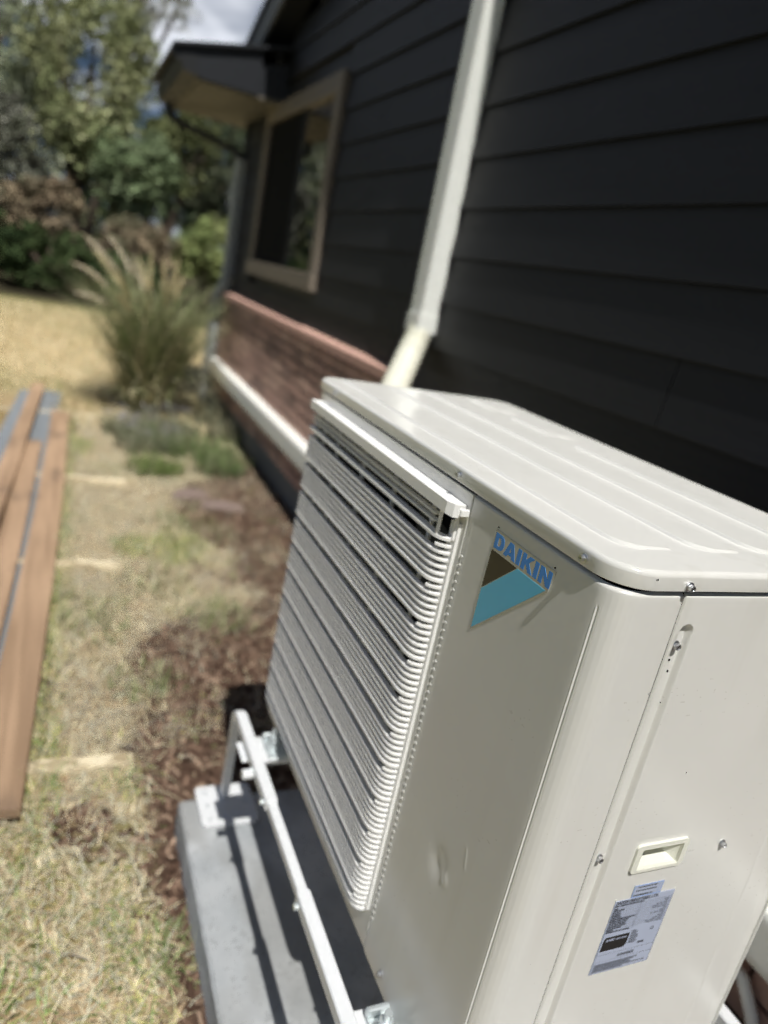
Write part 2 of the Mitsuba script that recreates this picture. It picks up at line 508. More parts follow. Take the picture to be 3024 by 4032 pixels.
def merge_vfc(ps):
    V, F, C, o = [], [], [], 0
    for v, f, c in ps:
        V.append(v); F.append(f + o); C.append(c); o += len(v)
    return np.vstack(V), np.vstack(F), np.vstack(C)


def inside_solid(x, y):
    xr = -0.372 + (y - 5.04) * 0.0262
    boards = (x < xr) & (x > xr - 0.50 + np.clip(y - 5.04, 0, 1) * 0.1) & (y > 1.06) & (y < 5.1 + (x < -0.5) * 0.65)
    return ((x > -0.15) & (x < 0.5) & (y < 0.985)) | (x > 0.79) & (y < 6.25) | boards


def drop(v, f, c, per):
    cx, cy = v[::per, 0], v[::per, 1]
    k = ~inside_solid(cx, cy)
    idx = np.where(k)[0]
    vv = v.reshape(-1, per, 3)[idx].reshape(-1, 3)
    cc = c.reshape(-1, per, 3)[idx].reshape(-1, 3)
    nf = len(f) // (len(v) // per)
    ff = f.reshape(-1, nf, 3)[0]
    F = (np.arange(len(idx))[:, None, None] * per + ff[None]).reshape(-1, 3)
    return vv, F, cc


gv, gf, gc = drop(*merge_vfc(parts), 5)
k = obj('grass', trimesh.Trimesh(gv, gf, process=False), M_BLADE, None, False, color=gc)
tag(k, 'matted dry and green grass blades covering the lawn', 'grass', None, 'stuff')

# loose straw lying over the bed
def straw_keep(x, y):
    return np.clip((nz(x, y, 4.2, 3, 44) - 0.44) / 0.1, 0, 1)


sv, sf, sc = drop(*blades(5200, (-0.5, 0.78), (0.4, 4.2), lambda x, y, r: np.where((r.uniform(size=len(x)) < 0.7)[:, None], np.array([0.50, 0.43, 0.29]), np.array([0.36, 0.33, 0.27])) * r.uniform(0.6, 1.2, (len(x), 1)), 0.06, 0.17, 0.0036, 1.25, 1.56, straw_keep, 6), 5)
k = obj('loose_straw', trimesh.Trimesh(sv, sf, process=False), M_BLADE, None, False, color=sc)
tag(k, 'loose pale straw stems strewn over the mulch bed', 'straw', None, 'stuff')


def chips(n, xr, yr, seed):
    r = np.random.default_rng(seed)
    x, y = r.uniform(*xr, n), r.uniform(*yr, n)
    k = r.uniform(size=n) < mulch_amount(x, y)
    x, y = x[k], y[k]; n = len(x)
    z = ground_z(x, y) + r.uniform(0.001, 0.009, n)
    L, W, H = r.uniform(0.012, 0.05, n), r.uniform(0.005, 0.014, n), r.uniform(0.003, 0.007, n)
    base = np.array([[-1, -1, -1], [1, -1, -1], [1, 1, -1], [-1, 1, -1], [-.8, -.7, 1], [.8, -.7, 1], [.8, .7, 1], [-.8, .7, 1]]) / 2
    v = base[None] * np.stack([L, W, H], -1)[:, None]
    a, b = r.uniform(0, 2 * np.pi, n), r.normal(0, 0.35, n)
    ca, sa, cb, sb = np.cos(a), np.sin(a), np.cos(b), np.sin(b)
    R = np.stack([np.stack([ca * cb, -sa, ca * sb], -1), np.stack([sa * cb, ca, sa * sb], -1), np.stack([-sb, 0 * a, cb], -1)], 1)
    v = np.einsum('nij,nkj->nki', R, v) + np.stack([x, y, z], -1)[:, None]
    f = np.array([[0, 2, 1], [0, 3, 2], [4, 5, 6], [4, 6, 7], [0, 1, 5], [0, 5, 4], [1, 2, 6], [1, 6, 5], [2, 3, 7], [2, 7, 6], [3, 0, 4], [3, 4, 7]])
    F = (np.arange(n)[:, None, None] * 8 + f[None]).reshape(-1, 3)
    pick = r.uniform(size=n)
    c = np.where((pick < 0.55)[:, None], [0.10, 0.062, 0.045], np.where((pick < 0.85)[:, None], [0.19, 0.125, 0.09], [0.31, 0.22, 0.16])) * r.uniform(0.5, 1.25, (n, 1))
    return v.reshape(-1, 3), F, np.repeat(c, 8, axis=0)


cv, cf, cc = drop(*merge_vfc([chips(26000, (-0.6, 0.8), (-0.3, 4.4), 3)]), 8)
k = obj('bark_mulch', trimesh.Trimesh(cv, cf, process=False), M_CHIP, None, False, color=cc)
tag(k, 'reddish brown bark chips spread along the foot of the wall', 'mulch', None, 'stuff')

# two flat stones in the bed
for (x, y, a, b, r_) in ((0.25, 3.47, 0.11, 0.07, 0.3), (0.40, 3.30, 0.13, 0.06, -0.2)):
    s = trimesh.creation.icosphere(subdivisions=3, radius=1.0)
    n_ = meshkit.fbm(s.vertices * 1.6 + x * 9, 3, 2)[:, None]
    s.vertices = s.vertices * (0.8 + 0.4 * n_) * [a, b, 0.035]
    s.apply_transform(trimesh.transformations.rotation_matrix(r_, [0, 0, 1]))
    s.apply_translation((x, y, ZG + 0.012))
    k = obj('flat_stone', s, M_STONE, None, 40)
    tag(k, 'flat pinkish stone in the bed, the one farther from the wall' if x < 0.3 else 'flat pinkish stone in the bed, the one nearer the wall', 'stone', 'stones in the mulch bed')

# ================================================================== THE HOUSE
house = thing('house', 'house with black clapboard wall over a brick base and overhanging eave', 'house')
obj('wall_core', bx(WX + 0.02, WX + 0.2, -3.2, 3.70, -0.2, 2.6), M_TRIMBLK, house)
obj('wall_core', bx(WX + 0.02, WX + 0.2, 5.36, 6.18, -0.2, 1.3), M_TRIMBLK, house)
obj('wall_core', bx(WX + 0.02, WX + 0.2, 3.70, 5.36, 1.19, 1.6), M_TRIMBLK, house)
obj('wall_core', bx(WX + 0.02, WX + 0.2, 3.70, 5.36, -0.2, 0.07), M_TRIMBLK, house)
obj('wall_core', bx(WX + 0.2, 7.0, 6.0, 6.2, -1.1, 1.3), M_TRIMBLK, house)

# clapboards: each course tilted, its lower edge proud, in lengths with butt joints
SP, Z0 = 0.168, -0.177
WIN = (3.68, 5.38, 0.06, 1.20)


def clap(y0, y1, za, zb):
    lo, hi = 0.013, -0.001
    return hexa([(WX + 0.018, y0, za), (WX + 0.018, y1, za), (WX - lo, y0, za), (WX - lo, y1, za),
                 (WX + 0.018, y0, zb), (WX + 0.018, y1, zb), (WX - hi, y0, zb), (WX - hi, y1, zb), (WX - lo, y0, za + 0.004), (WX - lo, y1, za + 0.004)])


def roof_z(y):
    return 1.607 + 0.3 * (5.70 - y) if y > 0.85 else 1.607 + 0.3 * (5.70 - 0.85) - 0.3 * (0.85 - y)


JOINTS = {0: 4.0, 1: 0.862, 2: 3.2, 3: 3.62, 4: -0.6, 5: 3.65, 6: 3.1, 7: 2.9, 8: -0.9}
for r_ in range(16):
    za = Z0 + SP * r_
    zb = za + SP + 0.0
    top = zb
    ylo, yhi = -3.0, 6.18
    if top > 1.2:
        yhi = min(6.18, 5.70 - (top - 1.47) / 0.3)
    if yhi < 0.9:
        break
    cuts = [ylo]
    j = JOINTS.get(r_ % 9)
    cuts += [c for c in (j - 3.66, j, j + 3.66) if ylo + .2 < c < yhi - .2]
    cuts.append(yhi)
    for a, b in zip(cuts[:-1], cuts[1:]):
        segs = [(a + 0.0016, b - 0.0016)]
        if za < WIN[3] - 0.02 and zb > WIN[2] + 0.02:
            segs = [(s0, s1) for p, q in segs for s0, s1 in ((p, min(q, WIN[0] + 0.02)), (max(p, WIN[1] - 0.02), q)) if s1 - s0 > 0.03]
        for s0, s1 in segs:
            obj('clapboard', clap(s0, s1, za, zb - 0.0005), M_SIDING, house)
obj('corner_board', rbox(WX - 0.022, WX + 0.06, 6.11, 6.205, -0.2, 1.22), M_TRIMBLK, house)

# window
win = f'{house}__window'
USED[win] = 1
ya, yb, wz0, wz1 = WIN
fw = 0.105
scene[win] = mesh_dict(bx(WX + 0.078, WX + 0.09, ya + 0.02, yb - 0.02, wz1 - fw - 0.05, wz1 - 0.02), M_TRIMBLK)
for nm, m in (('head_casing', rbox(WX - 0.04, WX + 0.09, ya, yb, wz1 - fw, wz1)), ('sill', rbox(WX - 0.052, WX + 0.09, ya - 0.01, yb + 0.01, wz0, wz0 + fw * 0.9)),
              ('jamb', rbox(WX - 0.038, WX + 0.09, ya, ya + fw, wz0 + fw * 0.9, wz1 - fw)), ('jamb', rbox(WX - 0.038, WX + 0.09, yb - fw, yb, wz0 + fw * 0.9, wz1 - fw))):
    obj(nm, m, M_FRAME, win)
mid = (ya + yb) / 2
ym = ya + 0.42 * (yb - ya)


def quad_x(x, y0, y1, z0, z1):
    return trimesh.Trimesh([[x, y0, z0], [x, y1, z0], [x, y1, z1], [x, y0, z1]], [[0, 1, 2], [0, 2, 3]], process=False)


obj('pane', quad_x(WX - 0.012, ya + fw - .01, ym, wz0 + fw - .02, wz1 - fw + .01), 'window_glass', win)
obj('pane', quad_x(WX - 0.002, ym, yb - fw + .01, wz0 + fw - .02, wz1 - fw + .01), 'window_glass', win)
tag(obj('insect_screen', bx(WX - 0.0135, WX - 0.0125, ym + 0.02, yb - fw + .005, wz0 + fw - .02, wz1 - fw + .01), M_SCREEN, win), 'dark insect screen over the far half')
obj('sash_rail', bx(WX - 0.020, WX + 0.02, ym - 0.012, ym + 0.018, wz0 + fw * .9, wz1 - fw), M_TRIMBLK, win)
obj('room', cat([bx(2.2, 2.22, 3.2, 6.0, -0.3, 1.5), bx(WX + 0.21, 2.2, 3.2, 3.22, -0.3, 1.5), bx(WX + 0.21, 2.2, 5.9, 5.92, -0.3, 1.5), bx(WX + 0.21, 2.2, 3.2, 5.9, -0.32, -0.3), bx(WX + 0.21, 2.2, 3.2, 5.9, 1.5, 1.52)]), M_DARK, win)

# brick base
base = f'{house}__brick_base'
scene[base] = mesh_dict(bx(0.796, WX + 0.15, -3.0, 6.19, -0.985, -0.187), M_MORTAR)
USED[base] = 1
rb = random.Random(5)
COURSE, BL = 0.0655, 0.2035
far_bricks = []
for c in range(12):
    z0 = -0.98 + c * COURSE
    off = (c % 2) * BL / 2 + rb.uniform(-.01, .01)
    y = -0.55 + off
    while y < 6.16:
        y1 = min(y + BL - 0.011, 6.17)
        pr = rb.uniform(-0.002, 0.002)
        if y1 - y > 0.05:
            m = bx(0.781 + pr, 0.80, y, y1, z0 + rb.uniform(-.001, .001), z0 + COURSE - 0.014)
            if y > 2.15:
                obj('brick', m, rb.choices(BRICKS, (4, 3, 3, 1.6))[0], base)
            else:
                far_bricks.append(m)
        y += BL
k = obj('bricks_behind_unit', cat(far_bricks), BRICKS[1], base)
tag(k, None, None, None, 'stuff')
sill = f'{house}__brick_sill'
scene[sill] = mesh_dict(hexa([(0.772, 2.31, -0.187), (0.86, 2.31, -0.187), (0.772, 6.18, -0.187), (0.86, 6.18, -0.187), (0.772, 2.31, -0.152), (0.772, 6.18, -0.152), (0.86, 2.31, -0.145), (0.86, 6.18, -0.145)]), M_MORTAR)
USED[sill] = 1
y = 2.30
while y < 6.15:
    y1 = min(y + 0.195, 6.18)
    obj('brick', hexa([(x, yy, z) for x, zz in ((0.764, (-0.19, -0.147)), (0.862, (-0.19, -0.139))) for z in zz for yy in (y, y1 - 0.007)]), M_SILL, sill)
    y += 0.195
obj('foundation', bx(0.802, WX + 0.15, -3.0, 6.18, -1.35, -0.982), M_FOUND, house)

# roof: cross gable with a rake board, and the boxed eave at the far corner
YR, XR = 0.85, 0.670
SL = 0.30
zr = roof_z(YR)
y_l = 5.70
roof = f'{house}__roof'
USED[roof] = 1


def slab(y0, z0, y1, z1, x0, x1, t):
    return hexa([(x, y, z - dz) for x in (x0, x1) for y, z in ((y0, z0), (y1, z1)) for dz in (0, t)])


yn = -4.0
scene[roof] = mesh_dict(cat([slab(y_l, 1.607 + .03, YR, zr + .03, XR - 0.02, 7.5, 0.028), slab(YR, zr + .03, yn, 1.607 + .03, XR - 0.02, 7.5, 0.028)]), M_NAVY)
obj('rake_board', slab(y_l, 1.607, YR, zr, XR, XR + 0.022, 0.19), M_RAKE, roof)
obj('rake_board', slab(YR, zr, yn, 1.607, XR, XR + 0.022, 0.19), M_RAKE, roof)
obj('rake_soffit', slab(y_l, 1.607 - .15, YR, zr - .15, XR + 0.022, WX - 0.002, 0.02), M_TRIMBLK, roof)
obj('rake_soffit', slab(YR, zr - .15, yn, 1.607 - .15, XR + 0.022, WX - 0.002, 0.02), M_TRIMBLK, roof)
eave = f'{house}__eave'
USED[eave] = 1
scene[eave] = mesh_dict(hexa([(0.275, 5.05, 1.215), (0.515, 5.05, 1.215), (0.275, 6.5, 1.215), (0.515, 6.5, 1.215), (0.275, 5.05, 1.31), (0.275, 6.5, 1.31), (0.515, 5.05, 1.375), (0.515, 6.5, 1.375)]), M_NAVY)
obj('inner_box', hexa([(0.517, 5.06, 1.217), (0.9, 5.06, 1.217), (0.517, 6.49, 1.217), (0.9, 6.49, 1.217), (0.517, 5.06, 1.36), (0.517, 6.49, 1.36), (0.9, 5.06, 1.46), (0.9, 6.49, 1.46)]), M_NAVY, eave)
for k_ in range(5):     # tongue and groove boards of the soffit
    y0 = 5.062 + k_ * 0.287
    obj('soffit_board', bx(0.282, WX + 0.6, y0, y0 + 0.282, 1.194, 1.2135), M_TAN, eave)
obj('end_board', hexa([(0.075, 5.035, 1.30), (0.66, 5.035, 1.205), (0.285, 5.035, 1.205), (0.075, 5.035, 1.345), (0.66, 5.035, 1.475),
                       (0.075, 5.049, 1.30), (0.66, 5.049, 1.205), (0.285, 5.049, 1.205), (0.075, 5.049, 1.345), (0.66, 5.049, 1.475)]), M_NAVY, eave)
obj('fascia', rbox(0.252, 0.274, 5.05, 6.5, 1.2, 1.315), M_TAN, eave)
gut = obj('gutter', hexa([(0.250, 5.03, 1.21), (0.250, 6.53, 1.21), (0.165, 5.03, 1.225), (0.165, 6.53, 1.225), (0.13, 5.03, 1.32), (0.13, 6.53, 1.32), (0.250, 5.03, 1.325), (0.250, 6.53, 1.325)]), M_TRIMBLK, eave)
obj('roof_edge', hexa([(0.085, 5.0, 1.345), (0.085, 6.58, 1.345), (1.6, 5.0, 1.70), (1.6, 6.58, 1.70), (0.085, 5.0, 1.365), (0.085, 6.58, 1.365), (1.6, 5.0, 1.72), (1.6, 6.58, 1.72)]), M_NAVY, eave)

# downspout at the far corner
dsp = obj('downspout', tube([(0.235, 6.42, 1.21), (0.25, 6.41, 1.13), (0.33, 6.38, 1.09), (0.55, 6.28, 1.03), (0.72, 6.18, 0.98), (0.79, 6.10, 0.93), (0.805, 6.07, 0.86)], 0.026, square=True), M_TRIMBLK, house, 30)
obj('pipe', tube([(0.80, 6.05, 0.90), (0.80, 6.05, 0.12), (0.798, 6.05, -0.03), (0.785, 6.05, -0.10), (0.742, 6.05, -0.20), (0.730, 6.05, -0.26), (0.728, 6.05, -0.5), (0.728, 6.05, -1.08)], 0.041, square=True), M_GREYMETAL, dsp, 30)

# white line set covers on the wall
dv = thing('line_set_cover', 'tall white vertical duct cover on the black clapboard wall', 'pipe cover')


def duct_profile(w, d, c=0.014):
    return [(0, -w / 2), (d - c * 0.35, -w / 2), (d - c * 0.1, -w / 2 + c * 0.4), (d, -w / 2 + c * 1.2), (d, w / 2 - c * 1.2), (d - c * 0.1, w / 2 - c * 0.4), (d - c * 0.35, w / 2), (0, w / 2)]


def duct_v(yc, w, d, z0, z1):
    pr = duct_profile(w, d)
    return hexa([(WX - 0.008 - a, yc + b, z) for a, b in pr for z in (z0, z1)])


obj('cover', duct_v(2.155, 0.106, 0.074, 0.045, 2.55), M_DUCT, dv, 25)
obj('end_collar', duct_v(2.155, 0.116, 0.081, 0.040, 0.105), M_DUCT, dv, 25)
fp = [np.array((0.812, 2.155, 0.07)), np.array((0.80, 2.145, 0.035)), np.array((0.765, 2.10, -0.01)), np.array((0.72, 2.035, -0.056)), np.array((0.64, 1.914, -0.131)), np.array((0.56, 1.79, -0.205)), np.array((0.50, 1.69, -0.33)), np.array((0.46, 1.60, -0.52)), np.array((0.44, 1.45, -0.60)), np.array((0.40, 1.2, -0.62)), np.array((0.38, 0.95, -0.60))]
tt = np.linspace(0, len(fp) - 1, 420)
fpth = np.stack([np.interp(tt, np.arange(len(fp)), [p[k_] for p in fp]) for k_ in range(3)], -1)
for _ in range(30):
    fpth[1:-1] = (fpth[:-2] + fpth[1:-1] * 2 + fpth[2:]) / 4
seg = np.concatenate([[0], np.cumsum(np.linalg.norm(np.diff(fpth, axis=0), axis=1))])
tag(obj('flexible_elbow', tube(fpth, 0.047 + 0.0028 * np.sin(seg / 0.011 * 2 * np.pi), n=18, closed=False), M_FLEX, dv, True), 'cream ribbed flexible end')
dh = thing('line_set_cover', 'long white horizontal duct cover along the brick base', 'pipe cover')
prh = duct_profile(0.108, 0.078)
obj('cover', hexa([(0.785 - a, y, -0.757 + b) for a, b in prh for y in (-0.6, 5.92)]), M_DUCT, dh, 25)
obj('end_cap', hexa([(0.785 - a * 1.04, y, -0.757 + b * 1.05) for a, b in prh for y in (5.90, 5.985)]), M_DUCT, dh, 25)
dhose = obj('drain_hose', tube([(0.74, 0.32, -0.99), (0.73, 0.27, -0.90), (0.74, 0.20, -0.862), (0.755, 0.155, -0.885), (0.765, 0.12, -0.94), (0.77, 0.095, -1.0), (0.77, 0.08, -1.06)], 0.012, n=16), M_DUCT, None, True)
tag(dhose, 'white curved hose looping out behind the outdoor unit', 'hose')

# ================================================================== THE OUTDOOR UNIT
W, D, H = 0.885, 0.425, 0.735
hp = thing('heat_pump', 'cream outdoor heat pump unit with louvred grille and blue logo', 'heat pump')
R = 0.040


def rrect(x0, x1, y0, y1, r, n=10):
    pts = []
    for cx, cy, a0 in ((x1 - r, y1 - r, 0), (x0 + r, y1 - r, 90), (x0 + r, y0 + r, 180), (x1 - r, y0 + r, 270)):
        for a in np.linspace(a0, a0 + 90, n):
            pts.append((cx + r * math.cos(math.radians(a)), cy + r * math.sin(math.radians(a))))
    return np.array(pts)


# lid: rolled skirt and pressed ribs in the top
er = 0.006
rings = []
for inset, z in [(0.0015, -0.0195), (0.0, -0.0185)] + [(er * (1 - math.cos(t)), -er + er * math.sin(t)) for t in np.linspace(0, math.pi / 2, 7)]:
    ring = rrect(-0.003 + inset, D + 0.003 - inset, -0.003 + inset, W + 0.012 - inset, R + 0.003 - inset, 12)
    rings.append(np.column_stack([ring, np.full(len(ring), z)]))
nr = len(rings[0])
inner = rings[-1][:, :2]
PANELS = [(0.038, 0.102, 0.050, 0.87), (0.136, 0.197, 0.050, 0.87), (0.222, 0.285, 0.050, 0.87), (0.318, 0.372, 0.050, 0.50), (0.318, 0.372, 0.56, 0.70), (0.318, 0.372, 0.75, 0.86)]


def lid_h(x, y):
    h = np.zeros_like(x)
    for x0, x1, y0, y1 in PANELS:
        r = 0.03
        u, v = x - x0, y - y0
        d = np.where((u < r) & (v < r), r - np.hypot(np.minimum(u - r, 0), np.minimum(v - r, 0)), np.minimum(u, v))
        e = np.clip(d / 0.0038, 0, 1); e = e * e * (3 - 2 * e)
        f = np.clip((x1 - x) / 0.0025, 0, 1) * np.clip((y1 - y) / 0.004, 0, 1)
        h = np.maximum(h, 0.0032 * e * f * (1 - 0.62 * np.clip((x - x0) / (x1 - x0), 0, 1)))
    return h


gxs = [0.012]
for x0, x1, _, _ in PANELS[:4]:
    gxs += list(x0 + np.array([-0.0012, 0, 0.0009, 0.0018, 0.0027, 0.0036, 0.0046, 0.0075])) + list(np.arange(x0 + 0.0095, x0 + 0.034, 0.0022)) + list(x1 + np.array([-0.012, -0.0045, -0.0025, -0.0012, 0, 0.002]))
gxs = np.unique(np.round(gxs + list(np.linspace(0.012, 0.41, 24)), 5))
gxs = gxs[np.concatenate([[True], np.diff(gxs) > 0.0006])]
gys = list(0.05 + np.array([-0.0012, 0, 0.0009, 0.0018, 0.0027, 0.0036, 0.0046])) + list(np.arange(0.058, 0.09, 0.0025)) + list(np.linspace(0.012, 0.048, 5)) + list(np.linspace(0.095, 0.86, 34))
for y_ in (0.50, 0.56, 0.70, 0.75, 0.86, 0.87):
    gys += list(y_ + np.array([-0.004, -0.002, 0, 0.002, 0.004]))
gys = np.unique(np.round(gys, 5))
gys = gys[np.concatenate([[True], np.diff(gys) > 0.0006])]
PX, PY = np.meshgrid(gxs, gys)
pin = np.column_stack([PX.ravel(), PY.ravel()])
poly_in = Polygon(inner).buffer(-0.004)
from shapely import contains_xy
pin = pin[contains_xy(poly_in, pin[:, 0], pin[:, 1])]
top2 = np.vstack([inner, pin])
tri = Delaunay(top2).simplices
a_, b_, c_ = top2[tri[:, 0]], top2[tri[:, 1]], top2[tri[:, 2]]
cr = (b_[:, 0] - a_[:, 0]) * (c_[:, 1] - a_[:, 1]) - (b_[:, 1] - a_[:, 1]) * (c_[:, 0] - a_[:, 0])
tri = tri[np.abs(cr) > 1e-12]; cr = cr[np.abs(cr) > 1e-12]
tri = np.where((cr < 0)[:, None], tri[:, ::-1], tri)
V = np.vstack(rings[:-1] + [rings[-1]] + [np.column_stack([pin, lid_h(pin[:, 0], pin[:, 1])])])
F = []
for k_ in range(len(rings) - 1):
    for j in range(nr):
        p, q = k_ * nr + j, k_ * nr + (j + 1) % nr
        F += [(p, q, q + nr), (p, q + nr, p + nr)]
o_ = (len(rings) - 1) * nr
F = np.vstack([np.array(F), tri + o_])
obj('lid', trimesh.Trimesh(V, F, process=False), M_LID, hp, True)

# front and corner panel: one pressed sheet that turns the corner to the side seam
XS = 0.0815          # the seam on the right side
YG = 0.262           # the step where the fan panel begins
Rb = 0.030
Lf = YG - (0.020 + 0.0)          # front straight part ends at y = 0.020 where the crease is
yb0 = 0.022


def corner_pt(s):
    """arc length along the outline -> position, normal (2d)"""
    s1 = YG - Rb
    s2 = s1 + Rb * math.pi / 2
    if s <= s1:
        return (0.0, YG - s), (-1.0, 0.0)
    if s <= s2:
        a = (s - s1) / Rb
        return (Rb - Rb * math.cos(a), Rb - Rb * math.sin(a)), (-math.cos(a), -math.sin(a))
    return (Rb + (s - s2), 0.0), (0.0, -1.0)


s_end = YG - Rb + Rb * math.pi / 2 + (XS - 0.0004 - Rb)
s_cr = YG - 0.0205 - 0.001
ss = list(np.linspace(0, s_end, 60)) + list(s_cr + np.linspace(-0.0035, 0.0035, 19)) + [s_end - 0.0008, s_end - 0.0016, s_end - 0.003] + list(np.linspace(0.005, 0.02, 8)) + list(np.linspace(s_end - 0.09, s_end - 0.01, 16)) + list(np.linspace(0.05, 0.2, 80))
ss = np.unique(np.round(ss, 5))
zt, zb_ = -0.0225, -H
zz = [zt, zt - 0.0008, zt - 0.0018, zt - 0.003, zt - 0.0045] + list(np.linspace(-0.032, zb_, 70)) + list(np.linspace(-0.043, -0.053, 8)) + list(np.linspace(-0.38, -0.50, 60))
zz = np.unique(np.round(zz, 5))[::-1]
P3 = np.zeros((len(ss), len(zz), 3))
for i, s in enumerate(ss):
    (px, py), (nx, ny) = corner_pt(s)
    z = zz
    off = np.zeros_like(z)
    off -= 0.0045 * np.clip(1 - (zt - z) / 0.0045, 0, 1) ** 2          # rolled top edge
    # the pressed crease line on the front, starting just under the lid
    cz = np.clip((-0.045 - z) / 0.005, 0, 1)
    t = (s - s_cr) / 0.0009
    off += cz * (0.0006 * np.exp(-(t + 0.9) ** 2) - 0.0011 * np.exp(-(t - 0.9) ** 2))
    off -= 0.0012 * np.clip(1 - s / 0.0035, 0, 1)
    off -= 0.003 * np.clip((s - (s_end - 0.003)) / 0.003, 0, 1) ** 2     # turned-in edge at the seam
    # second pressed line near the fan panel
    t2 = (s - 0.0125) / 0.0011
    off += np.clip((-0.047 - z) / 0.004, 0, 1) * (0.0008 * np.exp(-t2 ** 2) - 0.0006 * np.exp(-(t2 - 1.6) ** 2))
    yl = YG - s
    # small dent
    dd = ((yl - 0.145) / 0.016) ** 2 + ((z + 0.463) / 0.02) ** 2
    off -= 0.0028 * np.exp(-dd) * (s < 0.23)
    dd2 = ((yl - 0.124) / 0.006) ** 2 + ((z + 0.466) / 0.008) ** 2
    off += 0.0014 * np.exp(-dd2) * (s < 0.23)
    dz2 = ((yl - 0.097 - 0.2 * (z + 0.41)) / 0.0016) ** 2
    off += 0.0006 * np.exp(-dz2) * (np.abs(z + 0.410) < 0.012)
    P3[i, :, 0] = px + nx * off
    P3[i, :, 1] = py + ny * off
    P3[i, :, 2] = z
obj('front_panel', trimesh.Trimesh(P3.reshape(-1, 3), grid_faces(len(ss), len(zz)), process=False), M_PAINT, hp, True)
# row of small stamped marks beside the grille
mk = []
zz_ = -0.100
while zz_ > -0.68:
    mk.append(rbox(-0.0011, 0.001, 0.2535, 0.2585, zz_ - 0.0012, zz_ + 0.0012, 0.0007))
    zz_ -= 0.0112
tag(obj('stamped_marks', cat(mk), M_PAINT, hp), None, None, None, 'stuff')

# fan panel with the grille opening
G0, G1, GT, GB = 0.292, 0.838, -0.064, -0.668
ring = sbox(-0.8605, GB - 0.065, -YG - 0.0012, -0.0235).difference(sbox(-G1, GB, -G0, GT).buffer(0.0))
fpm = trimesh.creation.extrude_polygon(ring, 0.0015, engine='earcut')
obj('fan_panel', place_front(fpm, 0.0, 0.0, 0.0018), M_PAINT, hp)
obj('panel_edge', cat([rbox(-0.0006, 0.004, YG - 0.0006, YG + 0.0012, -0.70, -0.0235, 0.0005), rbox(-0.0008, 0.003, YG, 0.85, -0.0262, -0.0228, 0.0007)]), M_PAINT, hp)
# far front corner, left end, back and base
cpts = [(0.0 + Rb - Rb * math.cos(a), W - Rb + Rb * math.sin(a)) for a in np.linspace(0, math.pi / 2, 9)]
out = [(0.0018, 0.8615)] + cpts + [(D, W)]
VV = np.array([(x, y, z) for x, y in out for z in (-0.022, -H)])
obj('left_panel', trimesh.Trimesh(VV, grid_faces(len(out), 2), process=False), M_PAINT, hp, True)
obj('back_panel', bx(D - 0.004, D - 0.001, 0.001, W - 0.002, -H, -0.021), M_PAINT, hp)
obj('base_pan', bx(0.004, D - 0.005, 0.003, W - 0.004, -H + 0.002, -H + 0.02), M_PAINT, hp)
# coil and fan inside
obj('coil', cat([bx(0.30, 0.33, 0.27, 0.85, -0.70, -0.03)] + [bx(0.296, 0.30, 0.28 + i * 0.012, 0.283 + i * 0.012, -0.69, -0.05) for i in range(47)]), M_FINS, hp)
obj('bulkhead', cat([bx(0.01, 0.32, 0.268, 0.272, -0.72, -0.03), bx(0.01, 0.32, 0.855, 0.858, -0.72, -0.03), bx(0.008, 0.30, 0.272, 0.855, -0.034, -0.030)]), M_DARK, hp)
fan = obj('fan', cyl((0.09, 0.565, -0.365), (0.16, 0.565, -0.365), 0.055, 24), M_DARK, hp, 30)
for k_ in range(4):
    a = k_ * math.pi / 2 + 0.4
    bl = []
    for rr in np.linspace(0.05, 0.235, 8):
        for w_ in (-1, 1):
            aw = a + w_ * 0.42 * (0.7 + rr)
            bl.append((0.125 + w_ * 0.028, 0.565 + rr * math.cos(aw), -0.365 + rr * math.sin(aw)))
    obj('fan_blade', trimesh.Trimesh(np.array(bl), grid_faces(8, 2), process=False), M_FINS, fan, True)

# grille: louvres that curl back to the panel at each end, every sixth one thick
gr = f'{hp}__grille'
USED[gr] = 1
GX = -0.0235


def louvre(zc, xf, th, dep, stub=False, z_tilt=0.0):
    """ribbon section dep deep and th thick swept along the bar; its ends turn in to the panel"""
    yr, yl_ = 0.277, 0.846
    if stub:
        path = [(0.001, yr), (xf * 0.45, yr + 0.0015), (xf * 0.8, yr + 0.006), (xf * 0.97, yr + 0.013)]
    else:
        rr = [(0.001, yr), (xf * 0.40, yr + 0.001), (xf * 0.70, yr + 0.005), (xf * 0.90, yr + 0.0125), (xf * 0.985, yr + 0.022), (xf, yr + 0.034)]
        path = rr + [(xf, y) for y in np.linspace(yr + 0.08, yl_ - 0.08, 6)] + [(x, yl_ - (y - yr)) for x, y in rr[::-1]]
    path = np.array(path)
    t = np.gradient(path, axis=0); t /= np.linalg.norm(t, axis=1, keepdims=True)
    nin = np.stack([t[:, 1], -t[:, 0]], -1)       # points inwards (towards +x on the straight part)
    nin = np.where((nin[:, :1] < 0) & (np.abs(nin[:, :1]) > 0.5), -nin, nin)
    sec = [(0, -0.5), (0, 0.42), (0.08 * th, 0.5), (dep, 0.5), (dep, -0.5)]
    v = []
    for p, n_ in zip(path, nin):
        for d_, h_ in sec:
            v.append((p[0] + n_[0] * d_, p[1] + n_[1] * d_, zc + h_ * th + d_ * (0.10 if not stub else 0)))
    m = len(sec)
    f = []
    for k in range(len(path) - 1):
        for j in range(m):
            a, b = k * m + j, k * m + (j + 1) % m
            f += [(a, b, b + m), (a, b + m, a + m)]
    e = (len(path) - 1) * m
    for j in range(1, m - 1):
        f += [(0, j + 1, j), (e, e + j, e + j + 1)]
    msh = trimesh.Trimesh(np.array(v), np.array(f), process=False)
    if msh.volume < 0:
        msh.invert()
    return msh


